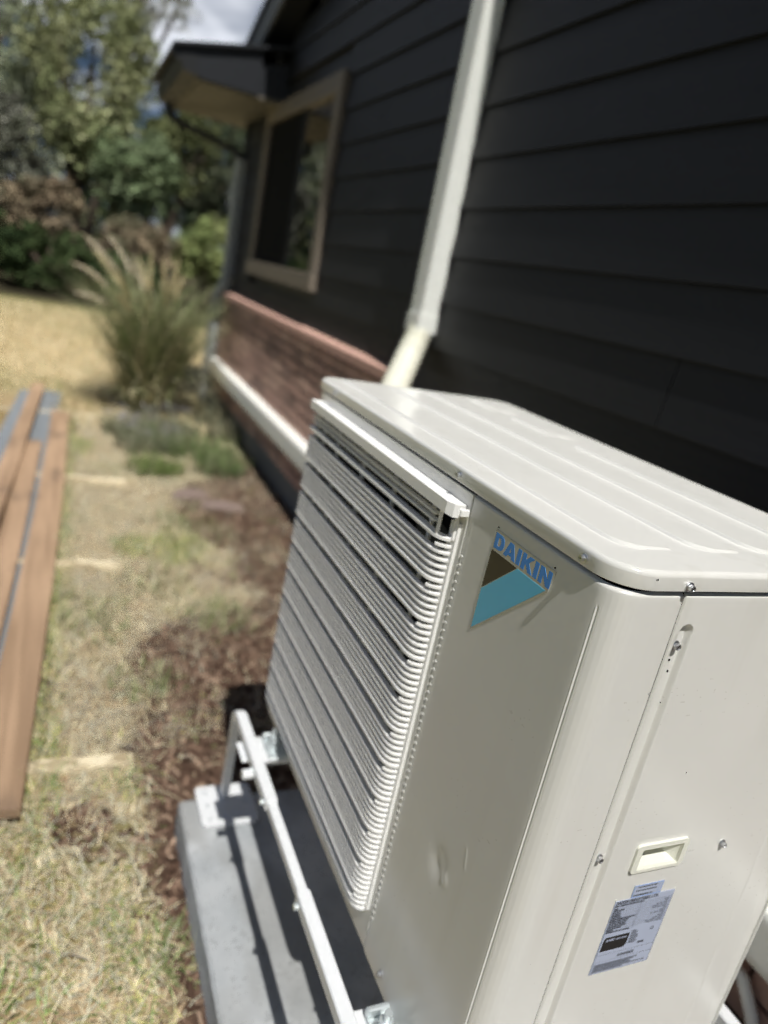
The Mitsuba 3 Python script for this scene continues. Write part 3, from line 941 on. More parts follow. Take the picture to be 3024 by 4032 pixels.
z0, per = -0.0885, 0.0559
scene[gr] = mesh_dict(cat([bx(-0.004, 0.0012, 0.272, 0.2915, -0.672, -0.066), bx(-0.004, 0.0012, 0.8385, 0.85, -0.672, -0.066), bx(-0.004, 0.0012, 0.2915, 0.8385, -0.676, -0.669)]), M_GRILLE)
for k_ in range(11):
    zc = z0 - k_ * per
    if zc < -0.67:
        break
    obj('thick_louvre', louvre(zc, GX, 0.0042, 0.0105), M_GRILLE, gr, 30)
    for i_ in range(1, 6):
        z1_ = zc - i_ * per / 6
        if z1_ < -0.672:
            break
        if i_ == 1:
            obj('louvre_stub', louvre(z1_, GX * 0.93, 0.0036, 0.007, True), M_GRILLE, gr, 35)
        else:
            obj('louvre', louvre(z1_, GX * 0.97, 0.0032, 0.0082), M_GRILLE, gr, 30)
obj('bottom_louvre', louvre(-0.676, GX * 0.9, 0.005, 0.010), M_GRILLE, gr, 35)
for y_ in (0.336, 0.46, 0.585, 0.71, 0.79):
    obj('strut', rbox(-0.0085, -0.003, y_ - 0.0022, y_ + 0.0022, -0.675, -0.056, 0.0006), M_GRILLE, gr)
for y_, x_ in ((0.2775, -0.005), (0.293, -0.0195)):
    obj('hood_post', rbox(x_ - 0.002, x_ + 0.002, y_ - 0.0022, y_ + 0.0022, -0.0885, -0.053, 0.0006), M_GRILLE, gr)
for zc in (-0.0645, -0.0735):
    obj('upper_bar', rbox(-0.0215, -0.012, 0.305, 0.825, zc - 0.0016, zc + 0.0016, 0.0006), M_GRILLE, gr)
hood = hexa([(0.0015, 0.272, -0.0405), (-0.014, 0.264, -0.0385), (-0.020, 0.266, -0.0380), (-0.0255, 0.276, -0.0378), (-0.0255, 0.836, -0.0378), (-0.018, 0.848, -0.039), (0.0015, 0.850, -0.0405),
             (0.0015, 0.272, -0.055), (-0.014, 0.264, -0.0545), (-0.020, 0.266, -0.0545), (-0.0255, 0.276, -0.053), (-0.0255, 0.836, -0.053), (-0.018, 0.848, -0.054), (0.0015, 0.850, -0.055)])
obj('hood', hood, M_GRILLE, gr)
obj('hood_clip', rbox(-0.012, 0.0, 0.2605, 0.266, -0.052, -0.043, 0.001), M_GRILLE, gr)

# right side panel: pressed channel along the seam and two fine lines at the back
XE = 0.4225
xg = list(np.linspace(XS + 0.0004, XE, 60)) + list(np.linspace(XS + 0.001, 0.115, 44)) + [0.3535, 0.3545, 0.3555, 0.3565, 0.398, 0.399, 0.40, 0.401] + [0.1425, 0.2125] + list(XS + np.array([0.0004, 0.0008, 0.0014, 0.002, 0.003, 0.0045])) + [XE - 0.001, XE - 0.002, XE - 0.004]
xg = np.unique(np.round(xg, 5))
zg = [zt, zt - 0.0008, zt - 0.0018, zt - 0.003, zt - 0.0045] + list(np.linspace(-0.032, -H, 60)) + list(np.linspace(-0.053, -0.078, 30)) + [-0.3255, -0.3580]
zg = np.unique(np.round(zg, 5))[::-1]
XX, ZZ = np.meshgrid(xg, zg, indexing='ij')
off = -0.004 * np.clip(1 - (zt - ZZ) / 0.0045, 0, 1) ** 2
# channel: rounded top end
xc, hw = 0.0975, 0.0088
zq = -0.0635
dist = hw - np.where(ZZ > zq, np.hypot(XX - xc, ZZ - zq), np.abs(XX - xc))
e = np.clip((dist + 0.0005) / 0.0042, 0, 1); e = e * e * (3 - 2 * e)
left_open = (XX < xc) * np.clip((zq - ZZ) / 0.02, 0, 1)
e = np.maximum(e, left_open * 0.55 * np.clip((XX - XS - 0.0035) / 0.003, 0, 1) * (dist > -0.02))
off -= 0.0062 * e
off -= 0.002 * np.clip((XS + 0.0024 - XX) / 0.002, 0, 1) ** 2
off -= 0.0009 * np.exp(-((XX - 0.355) / 0.0012) ** 2)
off -= 0.0035 * np.clip((XX - 0.3985) / 0.0015, 0, 1)
off += 0.0012 * (meshkit.fbm(np.stack([XX * 6, ZZ * 4, XX * 0 + 2], -1), 2, 3) - 0.5)
cx_, cz_ = (xg[:-1] + xg[1:]) / 2, (zg[:-1] + zg[1:]) / 2
CX, CZ = np.meshgrid(cx_, cz_, indexing='ij')
keep = ~((CX > 0.1425) & (CX < 0.2125) & (CZ < -0.3255) & (CZ > -0.3580))
obj('side_panel', trimesh.Trimesh(np.stack([XX, -off, ZZ], -1).reshape(-1, 3), grid_faces(len(xg), len(zg), keep), process=False), M_PAINT, hp, True)
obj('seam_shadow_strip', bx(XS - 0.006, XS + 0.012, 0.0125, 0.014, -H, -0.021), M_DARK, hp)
obj('inner_skin', cat([bx(0.012, 0.40, 0.034, 0.0355, -H, -0.018), bx(0.010, 0.012, 0.04, 0.26, -H, -0.018)]), M_DARK, hp)
obj('rear_edge', bx(XE - 0.002, XE, 0.0046, 0.05, -H, -0.022), M_PAINT, hp)

# recessed handle
hd = f'{hp}__handle'
USED[hd] = 1


def round_poly(x0, x1, z0, z1, r):
    return sbox(x0 + r, z0 + r, x1 - r, z1 - r).buffer(r, quad_segs=5)


ring_ = round_poly(0.1395, 0.2155, -0.3605, -0.3225, 0.005).difference(round_poly(0.1475, 0.2085, -0.3565, -0.3285, 0.002))
fm = trimesh.creation.extrude_polygon(ring_, 0.0042, engine='earcut')
scene[hd] = mesh_dict(place_side(fm, 0, 0, 0.001), M_HANDLE)
io, ii = (0.1470, 0.2090, -0.3570, -0.3280), (0.153, 0.195, -0.349, -0.3310)
A = [(io[0], 0.0005, io[2]), (io[1], 0.0005, io[2]), (io[1], 0.0005, io[3]), (io[0], 0.0005, io[3])]
B = [(ii[0], 0.024, ii[2]), (ii[1], 0.024, ii[2]), (ii[1], 0.024, ii[3]), (ii[0], 0.024, ii[3])]
pv = np.array(A + B)
pf = [(4, 5, 6), (4, 6, 7)]
for j in range(4):
    pf += [(j, (j + 1) % 4, 4 + (j + 1) % 4), (j, 4 + (j + 1) % 4, 4 + j)]
obj('pocket', trimesh.Trimesh(pv, pf, process=False), M_HANDLE, hd)


# screws
def screw_mesh(s=1.0):
    fl = trimesh.creation.cylinder(radius=0.0050 * s, height=0.0012 * s, sections=28); fl.apply_translation((0, 0, 0.0006 * s))
    fl2 = trimesh.creation.cone(radius=0.0046 * s, height=0.0022 * s, sections=28); fl2.apply_translation((0, 0, 0.0011 * s))
    hx = trimesh.creation.cylinder(radius=0.0035 * s, height=0.0040 * s, sections=6); hx.apply_translation((0, 0, 0.0030 * s))
    ridge = trimesh.creation.annulus(r_min=0.0021 * s, r_max=0.0030 * s, height=0.0006 * s, sections=18); ridge.apply_translation((0, 0, 0.0052 * s))
    slot = bx(-0.0024 * s, 0.0024 * s, -0.0004 * s, 0.0004 * s, 0.0049 * s, 0.0052 * s)
    return cat([fl, fl2, hx, ridge]), slot


def put_screw(axis, a, z, depth, rot):
    body, slot = screw_mesh()
    Rm = trimesh.transformations.rotation_matrix(rot, [0, 0, 1])
    out_ = []
    for m in (body, slot):
        m = m.copy(); m.apply_transform(Rm)
        out_.append(place_front(m, a, z, depth) if axis == 'front' else place_side(m, a, z, depth))
    k = obj('screw', out_[0], M_STEEL, hp, 20)
    USED[k] = 1
    obj('slot', out_[1], M_DARK, k)


for a, z in ((0.0505, -0.0115), (0.298, -0.0105), (0.778, -0.0105)):
    put_screw('front', a, z, -0.003, a * 7)
put_screw('front', 0.202, -0.713, 0.0, 0.3)
put_screw('side', 0.0768, -0.0140, -0.003, 0.5)
put_screw('side', 0.0955, -0.0795, 0.0058, 0.9)
put_screw('side', 0.0945, -0.3365, 0.0058, 0.2)
put_screw('side', 0.276, -0.3425, 0.0, 1.1)
dots = []
for x, z, y in ((0.0955, -0.096, 0.0063), (0.0985, -0.1085, 0.0063)):
    dots.append(cyl((x, y - 0.0006, z), (x, y + 0.001, z), 0.0012, 12))
obj('rivet_hole', cat(dots), M_DARK, hp)

# a few chips in the paint
for n_, (x, y, z, w_, h_) in enumerate(((0.036, -0.0031, -0.0075, 0.0016, 0.0006), (0.0770, -0.0001, -0.129, 0.0005, 0.0010), (0.1015, 0.0040, -0.143, 0.0009, 0.0009), (0.171, -0.0002, -0.232, 0.0004, 0.0011))):
    pc = trimesh.creation.icosphere(subdivisions=2, radius=1.0)
    pc.vertices = pc.vertices * [w_, 0.0003, h_] * (0.8 + 0.4 * meshkit.noise(pc.vertices * 2.3 + n_ * 7)[:, None])
    pc.apply_translation((x, y, z))
    obj('paint_chip', pc, M_DARK, hp, 40)

# logo badge on the front panel
bd = f'{hp}__badge'
USED[bd] = 1


def flat_front(pts, x, t):
    pl = Polygon([(-y, z) for y, z in pts])
    m = trimesh.creation.extrude_polygon(pl, t, engine='earcut')
    return place_front(m, 0, 0, x)


scene[bd] = mesh_dict(flat_front([(0.1985, -0.0415), (0.0845, -0.0415), (0.0895, -0.0655), (0.2010, -0.1685)], 0.0, 0.0008), M_BADGE)
HEAVY = {'D': ([(0, 0), (0.52, 0), (0.72, .08), (0.84, .26), (0.86, .5), (0.84, .74), (0.72, .92), (0.52, 1), (0, 1)], [[(0.29, .22), (0.44, .22), (0.55, .33), (0.57, .5), (0.55, .67), (0.44, .78), (0.29, .78)]]),
         'A': ([(0, 0), (0.30, 0), (0.36, .17), (0.68, .17), (0.74, 0), (1.05, 0), (0.69, 1), (0.36, 1)], [[(0.43, .38), (0.61, .38), (0.52, .70)]]),
         'I': ([(0, 0), (0.30, 0), (0.30, 1), (0, 1)], []),
         'K': ([(0, 0), (0.29, 0), (0.29, .30), (0.38, .41), (0.62, 0), (0.97, 0), (0.58, .60), (0.94, 1), (0.58, 1), (0.29, .64), (0.29, 1), (0, 1)], []),
         'N': ([(0, 0), (0.27, 0), (0.27, .56), (0.62, 0), (0.90, 0), (0.90, 1), (0.63, 1), (0.63, .44), (0.28, 1), (0, 1)], [])}
x_, lets = 0.0, []
for ch, adv in zip('DAIKIN', (0.93, 1.12, 0.43, 1.04, 0.43, 0.9)):
    o_, hs = HEAVY[ch]
    m = trimesh.creation.extrude_polygon(Polygon(o_, hs), 1.0, engine='earcut')
    m.apply_translation((x_, 0, 0)); lets.append(m)
    x_ += adv
lm = cat(lets)
lm.vertices = lm.vertices * [0.1085 / lm.vertices[:, 0].max(), 0.0175, 0.0003]
k = obj('lettering', place_front(lm, 0.1970, -0.0622, -0.0008), M_BLUE, bd)
tag(k, 'blue DAIKIN lettering')
obj('dark_triangle', flat_front([(0.1982, -0.0655), (0.1462, -0.0655), (0.1995, -0.1135)], -0.0008, 0.0003), M_BROWN, bd)
obj('light_blue_panel', flat_front([(0.1448, -0.0655), (0.0925, -0.0655), (0.2000, -0.1655), (0.1997, -0.1150)], -0.0008, 0.0003), M_CYAN, bd)
for y_ in (0.1965, 0.0885):
    obj('locating_pin', place_front(trimesh.creation.cylinder(radius=0.0009, height=0.001, sections=10), y_, -0.0388, -0.0004), M_DARK, bd)

# rating labels on the side panel
lb = f'{hp}__rating_label'
USED[lb] = 1


def flat_side(x0, x1, z0, z1, y, t):
    return bx(x0, x1, y - t, y, z0, z1)


LY = -0.0007
scene[lb] = mesh_dict(flat_side(0.1375, 0.2265, -0.5105, -0.4005, LY + 0.0003, 0.0006), M_LABEL)
labels[lb] = {'label': 'silver blue rating label with dense black print'}
TY = LY - 0.0003


def txt(s, x, z, w, h, m=M_INK, bold=False, slant=0.0, parent=lb, name='print'):
    return place_side(text_fit(s, w, h, 0.0002, bold, slant), x, z, TY - 0.00005)


head = [txt('DAIKIN INDUSTRIES, LTD.', 0.1392, -0.4056, 0.0625, 0.0042, bold=True, slant=0.2)]
body_ = [txt('HEAT PUMP(OUTDOOR SECTION)', 0.1392, -0.4090, 0.0425, 0.0023, bold=True)]
rows = ['MODEL', 'SERIAL NUMBER', 'MFG. DATE', 'NET WEIGHT', 'REFRIGERANT', 'POWER SUPPLY', 'MAXIMUM OVERCURRENT PROTECTIVE DEVICE', 'MINIMUM CIRCUIT AMPACITY', 'FAN MOTOR POWER OUTPUT', 'FAN MOTOR RATED INPUT', 'COMPRESSOR RATED INPUT', 'MAXIMUM ALLOWABLE', 'PRESSURE', 'REFRIGERANT (FACTORY CHARGED)']
for i_, s in enumerate(rows):
    body_.append(txt(s, 0.1395, -0.4128 - i_ * 0.00268, min(0.0012 * len(s), 0.037), 0.0019, bold=True))
obj('heading', cat(head), M_INK, lb)
obj('print', cat(body_), M_INK, lb)
ln = [flat_side(0.139, 0.225, -0.4095 - i_ * 0.00268, -0.4092 - i_ * 0.00268, TY, 0.0001) for i_ in range(14)]
ln += [flat_side(0.1785, 0.1788, -0.447, -0.4092, TY - 0.0001, 0.0001)]
for a, b, c, d in ((0.1385, 0.2255, -0.5095, -0.5092), (0.1385, 0.2255, -0.4925, -0.4922), (0.1385, 0.2255, -0.4815, -0.4812)):
    ln.append(flat_side(a, b, c, d, TY, 0.0001))
for x_ in (0.1385, 0.2252):
    ln.append(flat_side(x_, x_ + 0.0003, -0.5095, -0.4060, TY - 0.0001, 0.0001))
obj('ruling', cat(ln), M_INKG, lb)
rr = random.Random(3)
fig = []
for i_ in range(13):       # figures in the right-hand columns, too small to read
    z_ = -0.4128 - i_ * 0.00268
    x_ = 0.2235
    for n_ in range(rr.choice((1, 1, 2, 3))):
        w_ = rr.uniform(0.003, 0.0095)
        x_ -= w_ + 0.0018
        fig.append(flat_side(x_, x_ + w_, z_ + 0.0002, z_ + 0.0015, TY - 0.0001, 0.0001))
for i_ in range(9):
    w_ = rr.uniform(0.006, 0.014)
    fig.append(flat_side(0.181, 0.181 + w_, -0.4535 - i_ * 0.0023, -0.4523 - i_ * 0.0023, TY - 0.0001, 0.0001))
fig.append(flat_side(0.197, 0.2065, -0.4755, -0.4725, TY - 0.0001, 0.0001))
for i_ in range(6):
    fig.append(flat_side(0.1405, 0.1405 + rr.uniform(0.045, 0.082), -0.4972 - i_ * 0.00205, -0.4960 - i_ * 0.00205, TY - 0.0001, 0.0001))
obj('small_print', cat(fig), M_INKG, lb)
ahri = trimesh.creation.extrude_polygon(Polygon([(0.1440, -0.4545), (0.1785, -0.4545), (0.1785, -0.4705), (0.1765, -0.4745), (0.1740, -0.4755), (0.1410, -0.4755), (0.1410, -0.4590), (0.1420, -0.4560)]), 0.0002, engine='earcut')
am = obj('black_mark', place_side(ahri, 0, 0, TY), M_BLKLBL, lb)
obj('lettering', cat([place_side(text_fit('AHRI', 0.0125, 0.0036, 0.0002, True), 0.1445, -0.4610, TY - 0.0002), place_side(text_fit('CERTIFIED', 0.0165, 0.0022, 0.0002), 0.1590, -0.4606, TY - 0.0002)]), M_LABEL, lb)
obj('warning', cat([txt('DANGER', 0.1760, -0.4893, 0.0200, 0.0040, bold=True),
                    place_side(trimesh.creation.extrude_polygon(Polygon([(0, 0), (0.0042, 0), (0.0021, 0.0042)]), 0.0002, engine='earcut'), 0.1712, -0.4890, TY - 0.00005)]), M_INK, lb)
obj('listing_mark', place_side(trimesh.creation.annulus(r_min=0.0017, r_max=0.0026, height=0.0002, sections=20), 0.2125, -0.4555, TY - 0.0001), M_INK, lb)
lb2 = f'{hp}__heater_label'
USED[lb2] = 1
scene[lb2] = mesh_dict(flat_side(0.1585, 0.2025, -0.3998, -0.3825, LY + 0.0003, 0.0006), M_LABEL)
labels[lb2] = {'label': 'small blue edged label above the rating label'}
obj('print', cat([txt('DRAINPAN HEATER UNIT', 0.1645, -0.3865, 0.029, 0.0020), txt('RATED POWER CONSUMPTION', 0.1625, -0.3912, 0.031, 0.0018), txt('35W/120V 60/1~', 0.1625, -0.3938, 0.02, 0.0016) if False else txt('DAIKIN INDUSTRIES, LTD.', 0.1605, -0.3976, 0.029, 0.0019, bold=True)]), M_INK, lb2)
obj('border', cat([flat_side(0.1590, 0.2020, -0.3995, -0.3991, TY, 0.0001), flat_side(0.1590, 0.2020, -0.3832, -0.3828, TY, 0.0001), flat_side(0.1590, 0.1594, -0.3991, -0.3832, TY, 0.0001), flat_side(0.2016, 0.2020, -0.3991, -0.3832, TY, 0.0001), flat_side(0.1968, 0.1971, -0.3991, -0.3832, TY, 0.0001)]), M_BLUE, lb2)
for x_, z_ in ((0.1375, -0.3985), (0.2268, -0.4000)):
    obj('label_locator', cyl((x_, -0.0009, z_), (x_, 0.001, z_), 0.0011, 10), M_HANDLE, hp)

# feet of the unit
for y_ in (0.135, 0.735):
    obj('foot', cat([rbox(-0.034, 0.46, y_ - 0.034, y_ + 0.034, -0.744, -0.7362, 0.002), rbox(-0.034, 0.0, y_ + 0.026, y_ + 0.034, -0.736, -0.722, 0.002)]), M_GALV, hp)

# ================================================================== STAND AND PAD
pz = -1.055
pad = obj('concrete_pad', None, M_PAD) if False else None
rs = np.random.default_rng(4)


def pad_mesh():
    x0, x1, y0, y1, z0, z1 = -0.142, 0.50, -0.9, 0.975, -1.165, pz
    import manifold3d as m3
    b = rbox(x0, x1, y0, y1, z0, z1, 0.006)
    b = b.subdivide_to_size(0.03)
    n_ = meshkit.fbm(b.vertices * 18, 3, 3)[:, None] - 0.5
    b.vertices = b.vertices + n_ * [0.006, 0.006, 0.002]
    return b


k = obj('concrete_pad', pad_mesh(), M_PAD, None, 30)
tag(k, 'rough grey concrete slab under the outdoor unit', 'concrete pad')

st = thing('equipment_stand', 'white tubular steel stand holding the outdoor unit above the pad', 'stand')
zb2, xb2 = -0.725, -0.0665


def stand_side(xb, yf, yn_):
    bend = [(xb, yf - 0.035, zb2)] + arc((xb, yf - 0.035, zb2 - 0.035), 0.035, math.pi / 2, 0.32, 7, (0, 1, 0), (0, 0, 1))[1:]
    leg = bend + [(xb + (0.03 if xb < 0 else -0.03), yf + 0.105, pz + 0.012)]
    obj('leg', tube(leg, 0.0095, square=True, up=(1, 0, 0)), M_STAND, st, 30)
    obj('end_sleeve', tube([(xb, yf - 0.03, zb2), (xb, 0.563, zb2)], 0.0110, square=True, up=(1, 0, 0)), M_STAND, st)
    obj('telescopic_bar', tube([(xb, 0.60, zb2), (xb, 0.34, zb2)], 0.0085, square=True, up=(1, 0, 0)), M_STAND, st)
    obj('end_sleeve', tube([(xb, 0.362, zb2), (xb, yn_, zb2)], 0.0110, square=True, up=(1, 0, 0)), M_STAND, st)
    bend2 = [(xb, yn_ + 0.035, zb2)] + arc((xb, yn_ + 0.035, zb2 - 0.035), 0.035, math.pi / 2, math.pi - 0.32, 7, (0, 1, 0), (0, 0, 1))[1:]
    leg2 = bend2 + [(xb + (0.03 if xb < 0 else -0.03), yn_ - 0.105, pz + 0.012)]
    obj('leg', tube(leg2, 0.0095, square=True, up=(1, 0, 0)), M_STAND, st, 30)
    for yy, s in ((yf + 0.075, 1), (yn_ - 0.075, -1)):
        xc2 = xb + (0.03 if xb < 0 else -0.03)
        pl = round_poly(xc2 - 0.066, xc2 + 0.066, yy - 0.066, yy + 0.066, 0.013)
        pm = trimesh.creation.extrude_polygon(pl, 0.007, engine='earcut'); pm.apply_translation((0, 0, pz + 0.0035))
        bp = obj('base_plate', pm, M_STAND, st)
        for dx in (-0.045, 0.045):
            for dy in (-0.045, 0.0, 0.045):
                obj('bolt_hole', cyl((xc2 + dx, yy + dy, pz + 0.0104), (xc2 + dx, yy + dy, pz + 0.0112), 0.0042, 12), M_GALV, bp)


stand_side(xb2, 0.86, -0.10)
stand_side(0.485, 0.86, -0.10)
for y_ in (0.135, 0.735):
    obj('cross_rail', tube([(-0.06, y_, -0.7575), (0.49, y_, -0.7575)], 0.0125, square=True), M_STAND, st)
    obj('bracket', cat([rbox(-0.056, 0.012, y_ - 0.034, y_ + 0.044, -0.7448, -0.7405, 0.001)] + [rbox(-0.088, -0.050, y_ - 0.03, y_ + 0.03, zb2 - 0.0175, zb2 - 0.0132, 0.001)]), M_STAND, st)
    bolt = obj('bolt', cyl((-0.020, y_, -0.744), (-0.020, y_, -0.694), 0.0055, 14), M_GALV, st, 30)
    obj('nut', cyl((-0.020, y_, -0.735), (-0.020, y_, -0.7255), 0.0135, 6), M_GALV, bolt)
    obj('nut', cyl((-0.020, y_, -0.722), (-0.020, y_, -0.708), 0.0105, 6), M_GALV, bolt)
    obj('washer', cyl((-0.020, y_, -0.7385), (-0.020, y_, -0.7352), 0.0165, 20), M_GALV, bolt)
for y_ in (0.578, 0.348, 0.665):
    obj('set_screw', cyl((xb2 - 0.0175, y_, zb2 - 0.004), (xb2 - 0.010, y_, zb2 - 0.004), 0.0055, 12), M_GALV, st, 30)
obj('set_screw', cyl((xb2 - 0.030, 0.665, zb2 - 0.012), (xb2 - 0.010, 0.665, zb2 - 0.012), 0.0095, 12), M_STAND, st, 30)

# ================================================================== DECK BOARDS
def board(p0, p1, w, t, z, mtl, label, wob=0.0, seed=0):
    """board whose top centre line runs p0 -> p1; top at z"""
    p0, p1 = np.array(p0, float), np.array(p1, float)
    n_ = 24
    t_ = np.linspace(0, 1, n_)
    c = p0[None] * (1 - t_[:, None]) + p1[None] * t_[:, None]
    d = (p1 - p0) / np.linalg.norm(p1 - p0)
    s = np.array([-d[1], d[0]])
    c = c + s * (wob * np.sin(t_ * math.pi))[:, None]
    ch = 0.004
    sec = [(-w / 2, -t + ch), (-w / 2, -ch), (-w / 2 + ch, 0), (w / 2 - ch, 0), (w / 2, -ch), (w / 2, -t + ch), (w / 2 - ch, -t), (-w / 2 + ch, -t)]
    v = []
    for k in range(n_):
        sag = 0.003 * math.sin(k * 0.9 + seed)
        for a, b in sec:
            v.append((c[k, 0] + s[0] * a, c[k, 1] + s[1] * a, z + b + sag))
    f = []
    for k in range(n_ - 1):
        for j in range(8):
            a, b = k * 8 + j, k * 8 + (j + 1) % 8
            f += [(a, b, b + 8), (a, b + 8, a + 8)]
    e = (n_ - 1) * 8
    for j in range(1, 7):
        f += [(0, j, j + 1), (e, e + j + 1, e + j)]
    m = trimesh.Trimesh(np.array(v), np.array(f), process=False)
    if m.volume < 0:
        m.invert()
    k = obj('deck_board', m, mtl, None, 30)
    tag(k, label, 'board', 'deck boards stacked on the lawn')


board((-0.432, 5.04), (-0.537, 1.05), 0.116, 0.023, -1.098, M_DECK, 'brown composite deck board of the stack lying nearest the house', 0.016, 0)
board((-0.572, 4.20), (-0.668, 0.55), 0.092, 0.023, -1.098, M_DECK, 'short brown deck board lying in the middle of the stack', 0.01, 1)
board((-0.598, 5.76), (-0.79, 0.7), 0.088, 0.023, -1.068, M_DECK, 'brown deck board of the stack lying highest and farthest left', 0.012, 2)
board((-0.50, 5.78), (-0.64, 0.75), 0.135, 0.022, -1.123, M_DECKB, 'grey deck board lying under the brown ones, bare at its far end', 0.0, 3)
board((-0.665, 5.6), (-0.855, 0.7), 0.10, 0.023, -1.095, M_DECKB, 'grey deck board along the left edge of the stack', 0.0, 4)
for y_, x1_, lab in ((1.235, -0.22, 'pale timber bearer under the boards, the one nearest the concrete pad'), (2.50, -0.17, 'pale timber bearer under the boards, second from the near end'), (3.63, -0.03, 'pale timber bearer under the boards, longest end showing in the grass'), (5.08, -0.18, 'pale timber bearer under the far ends of the boards')):
    k = obj('wooden_bearer', rbox(-0.92, x1_, y_ - 0.022, y_ + 0.022, ZG - 0.03, ZG + 0.0265, 0.003), M_PALE)
    tag(k, lab, 'bearer', 'bearers under the deck boards')

# ================================================================== PLANTS
def ribbons(base, r0, n, length, width, spread, droop, colors, seed, rim=0.1, hfac=1.0):
    """arching leaves from a clump: vertices, faces, colours"""
    r = np.random.default_rng(seed)
    V, F, C = [], [], []
    seg = 6
    for i in range(n):
        a = r.uniform(0, 2 * np.pi)
        q = r0 * math.sqrt(r.uniform())
        b = r.uniform(0, 2 * np.pi)
        p = np.array([base[0] + q * math.cos(b), base[1] + q * math.sin(b), base[2]])
        th = r.uniform(0.03, spread)
        L = length * r.uniform(0.55, 1.1)
        w = width * r.uniform(0.6, 1.3)
        d = np.array([math.cos(a), math.sin(a)])
        s = np.array([-d[1], d[0], 0])
        col = np.array(colors[r.integers(len(colors))]) * r.uniform(0.7, 1.25)
        o = len(V)
        for k in range(seg + 1):
            f = k / seg
            ww = w * (1 - f ** 2) * 0.5
            V.append(p + s * ww); V.append(p - s * ww)
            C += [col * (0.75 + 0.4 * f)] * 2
            th2 = th + droop * f ** 1.6
            p = p + np.array([d[0] * math.sin(th2), d[1] * math.sin(th2), math.cos(th2)]) * L / seg
        for k in range(seg):
            F += [(o + 2 * k, o + 2 * k + 1, o + 2 * k + 3), (o + 2 * k, o + 2 * k + 3, o + 2 * k + 2)]
    return np.array(V), np.array(F), np.clip(np.array(C), 0, 1)


gk = thing('ornamental_grass', 'tall clump of ornamental grass with feathery plumes by the house corner', 'ornamental grass')
GB_ = (0.20, 5.62, ZG)
v, f, c = merge_vfc([ribbons(GB_, 0.16, 1100, 1.3, 0.012, 0.45, 1.3, [(0.24, 0.29, 0.14), (0.31, 0.34, 0.18), (0.42, 0.40, 0.25), (0.17, 0.23, 0.085), (0.50, 0.46, 0.31)], 1),
                     ribbons(GB_, 0.17, 620, 0.85, 0.012, 0.95, 1.5, [(0.56, 0.50, 0.33), (0.60, 0.56, 0.40), (0.46, 0.45, 0.27), (0.30, 0.34, 0.17)], 2)])
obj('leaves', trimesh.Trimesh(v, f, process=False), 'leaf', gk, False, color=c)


def plume(p0, tip, bend, r, seed, col):
    q = np.random.default_rng(seed)
    p0, tip = np.array(p0, float), np.array(tip, float)
    mid_ = (p0 + tip) / 2 + np.array(bend)
    t = np.linspace(0, 1, 26)[:, None]
    path = (1 - t) ** 2 * p0 + 2 * t * (1 - t) * mid_ + t ** 2 * tip
    stem = tube(path, 0.003, 5)
    V, F = [], []
    n = 420
    u = q.uniform(0.62, 1.0, n)
    for ui in u:
        i = min(int(ui * 25), 24)
        P = path[i] * (1 - (ui * 25 - i)) + path[i + 1] * (ui * 25 - i)
        d = q.normal(size=3); d /= np.linalg.norm(d)
        ax = path[i + 1] - path[i]; ax /= np.linalg.norm(ax)
        d = d * 0.7 + ax * 0.8
        L = r * q.uniform(0.8, 2.0) * math.sin(max(0.15, min(1, (1.03 - ui) / 0.3)) * math.pi / 2)
        s = np.cross(d, q.normal(size=3)); s = s / np.linalg.norm(s) * 0.0035
        o = len(V)
        V += [P - s, P + s, P + d * L]
        F.append((o, o + 1, o + 2))
    fv = np.vstack([stem.vertices, np.array(V)])
    ff = np.vstack([stem.faces, np.array(F) + len(stem.vertices)])
    cc = np.vstack([np.tile([0.30, 0.27, 0.13], (len(stem.vertices), 1)), np.tile(col, (len(V), 1)) * q.uniform(0.8, 1.15, (len(V), 1))])
    return trimesh.Trimesh(fv, ff, process=False), cc


PL = [((-0.36, 5.6, 0.10), (0.05, 0, 0.25)), ((-0.19, 5.7, 0.13), (0.05, 0, 0.22)), ((-0.42, 5.5, -0.11), (0.02, 0, 0.32)), ((-0.39, 5.55, -0.32), (0.0, 0, 0.30)), ((-0.02, 5.6, 0.02), (0.03, 0, 0.15)), ((0.05, 5.8, 0.02), (0.02, 0, 0.1)),
      ((0.14, 5.7, 0.08), (-0.02, 0, 0.1)), ((0.22, 5.6, 0.04), (0.0, 0, 0.1)), ((0.34, 5.7, 0.06), (0.0, 0, 0.12)), ((-0.12, 5.5, -0.1), (0.02, 0, 0.15)), ((0.42, 5.8, -0.05), (0.0, 0, 0.15)), ((-0.28, 5.9, 0.0), (0.05, 0, 0.2)), ((-0.1, 5.4, -0.28), (0, 0, 0.2)), ((0.28, 5.5, -0.1), (0, 0, 0.1))]
for i_, (tp, bd_) in enumerate(PL):
    m, cc = plume((GB_[0] + rs.uniform(-0.1, 0.1), GB_[1] + rs.uniform(-0.1, 0.1), ZG + 0.3), tp, bd_, 0.026, i_, (0.78, 0.70, 0.56) if i_ < 5 else (0.68, 0.60, 0.38))
    obj('plume', m, M_BLADE, gk, False, color=cc)


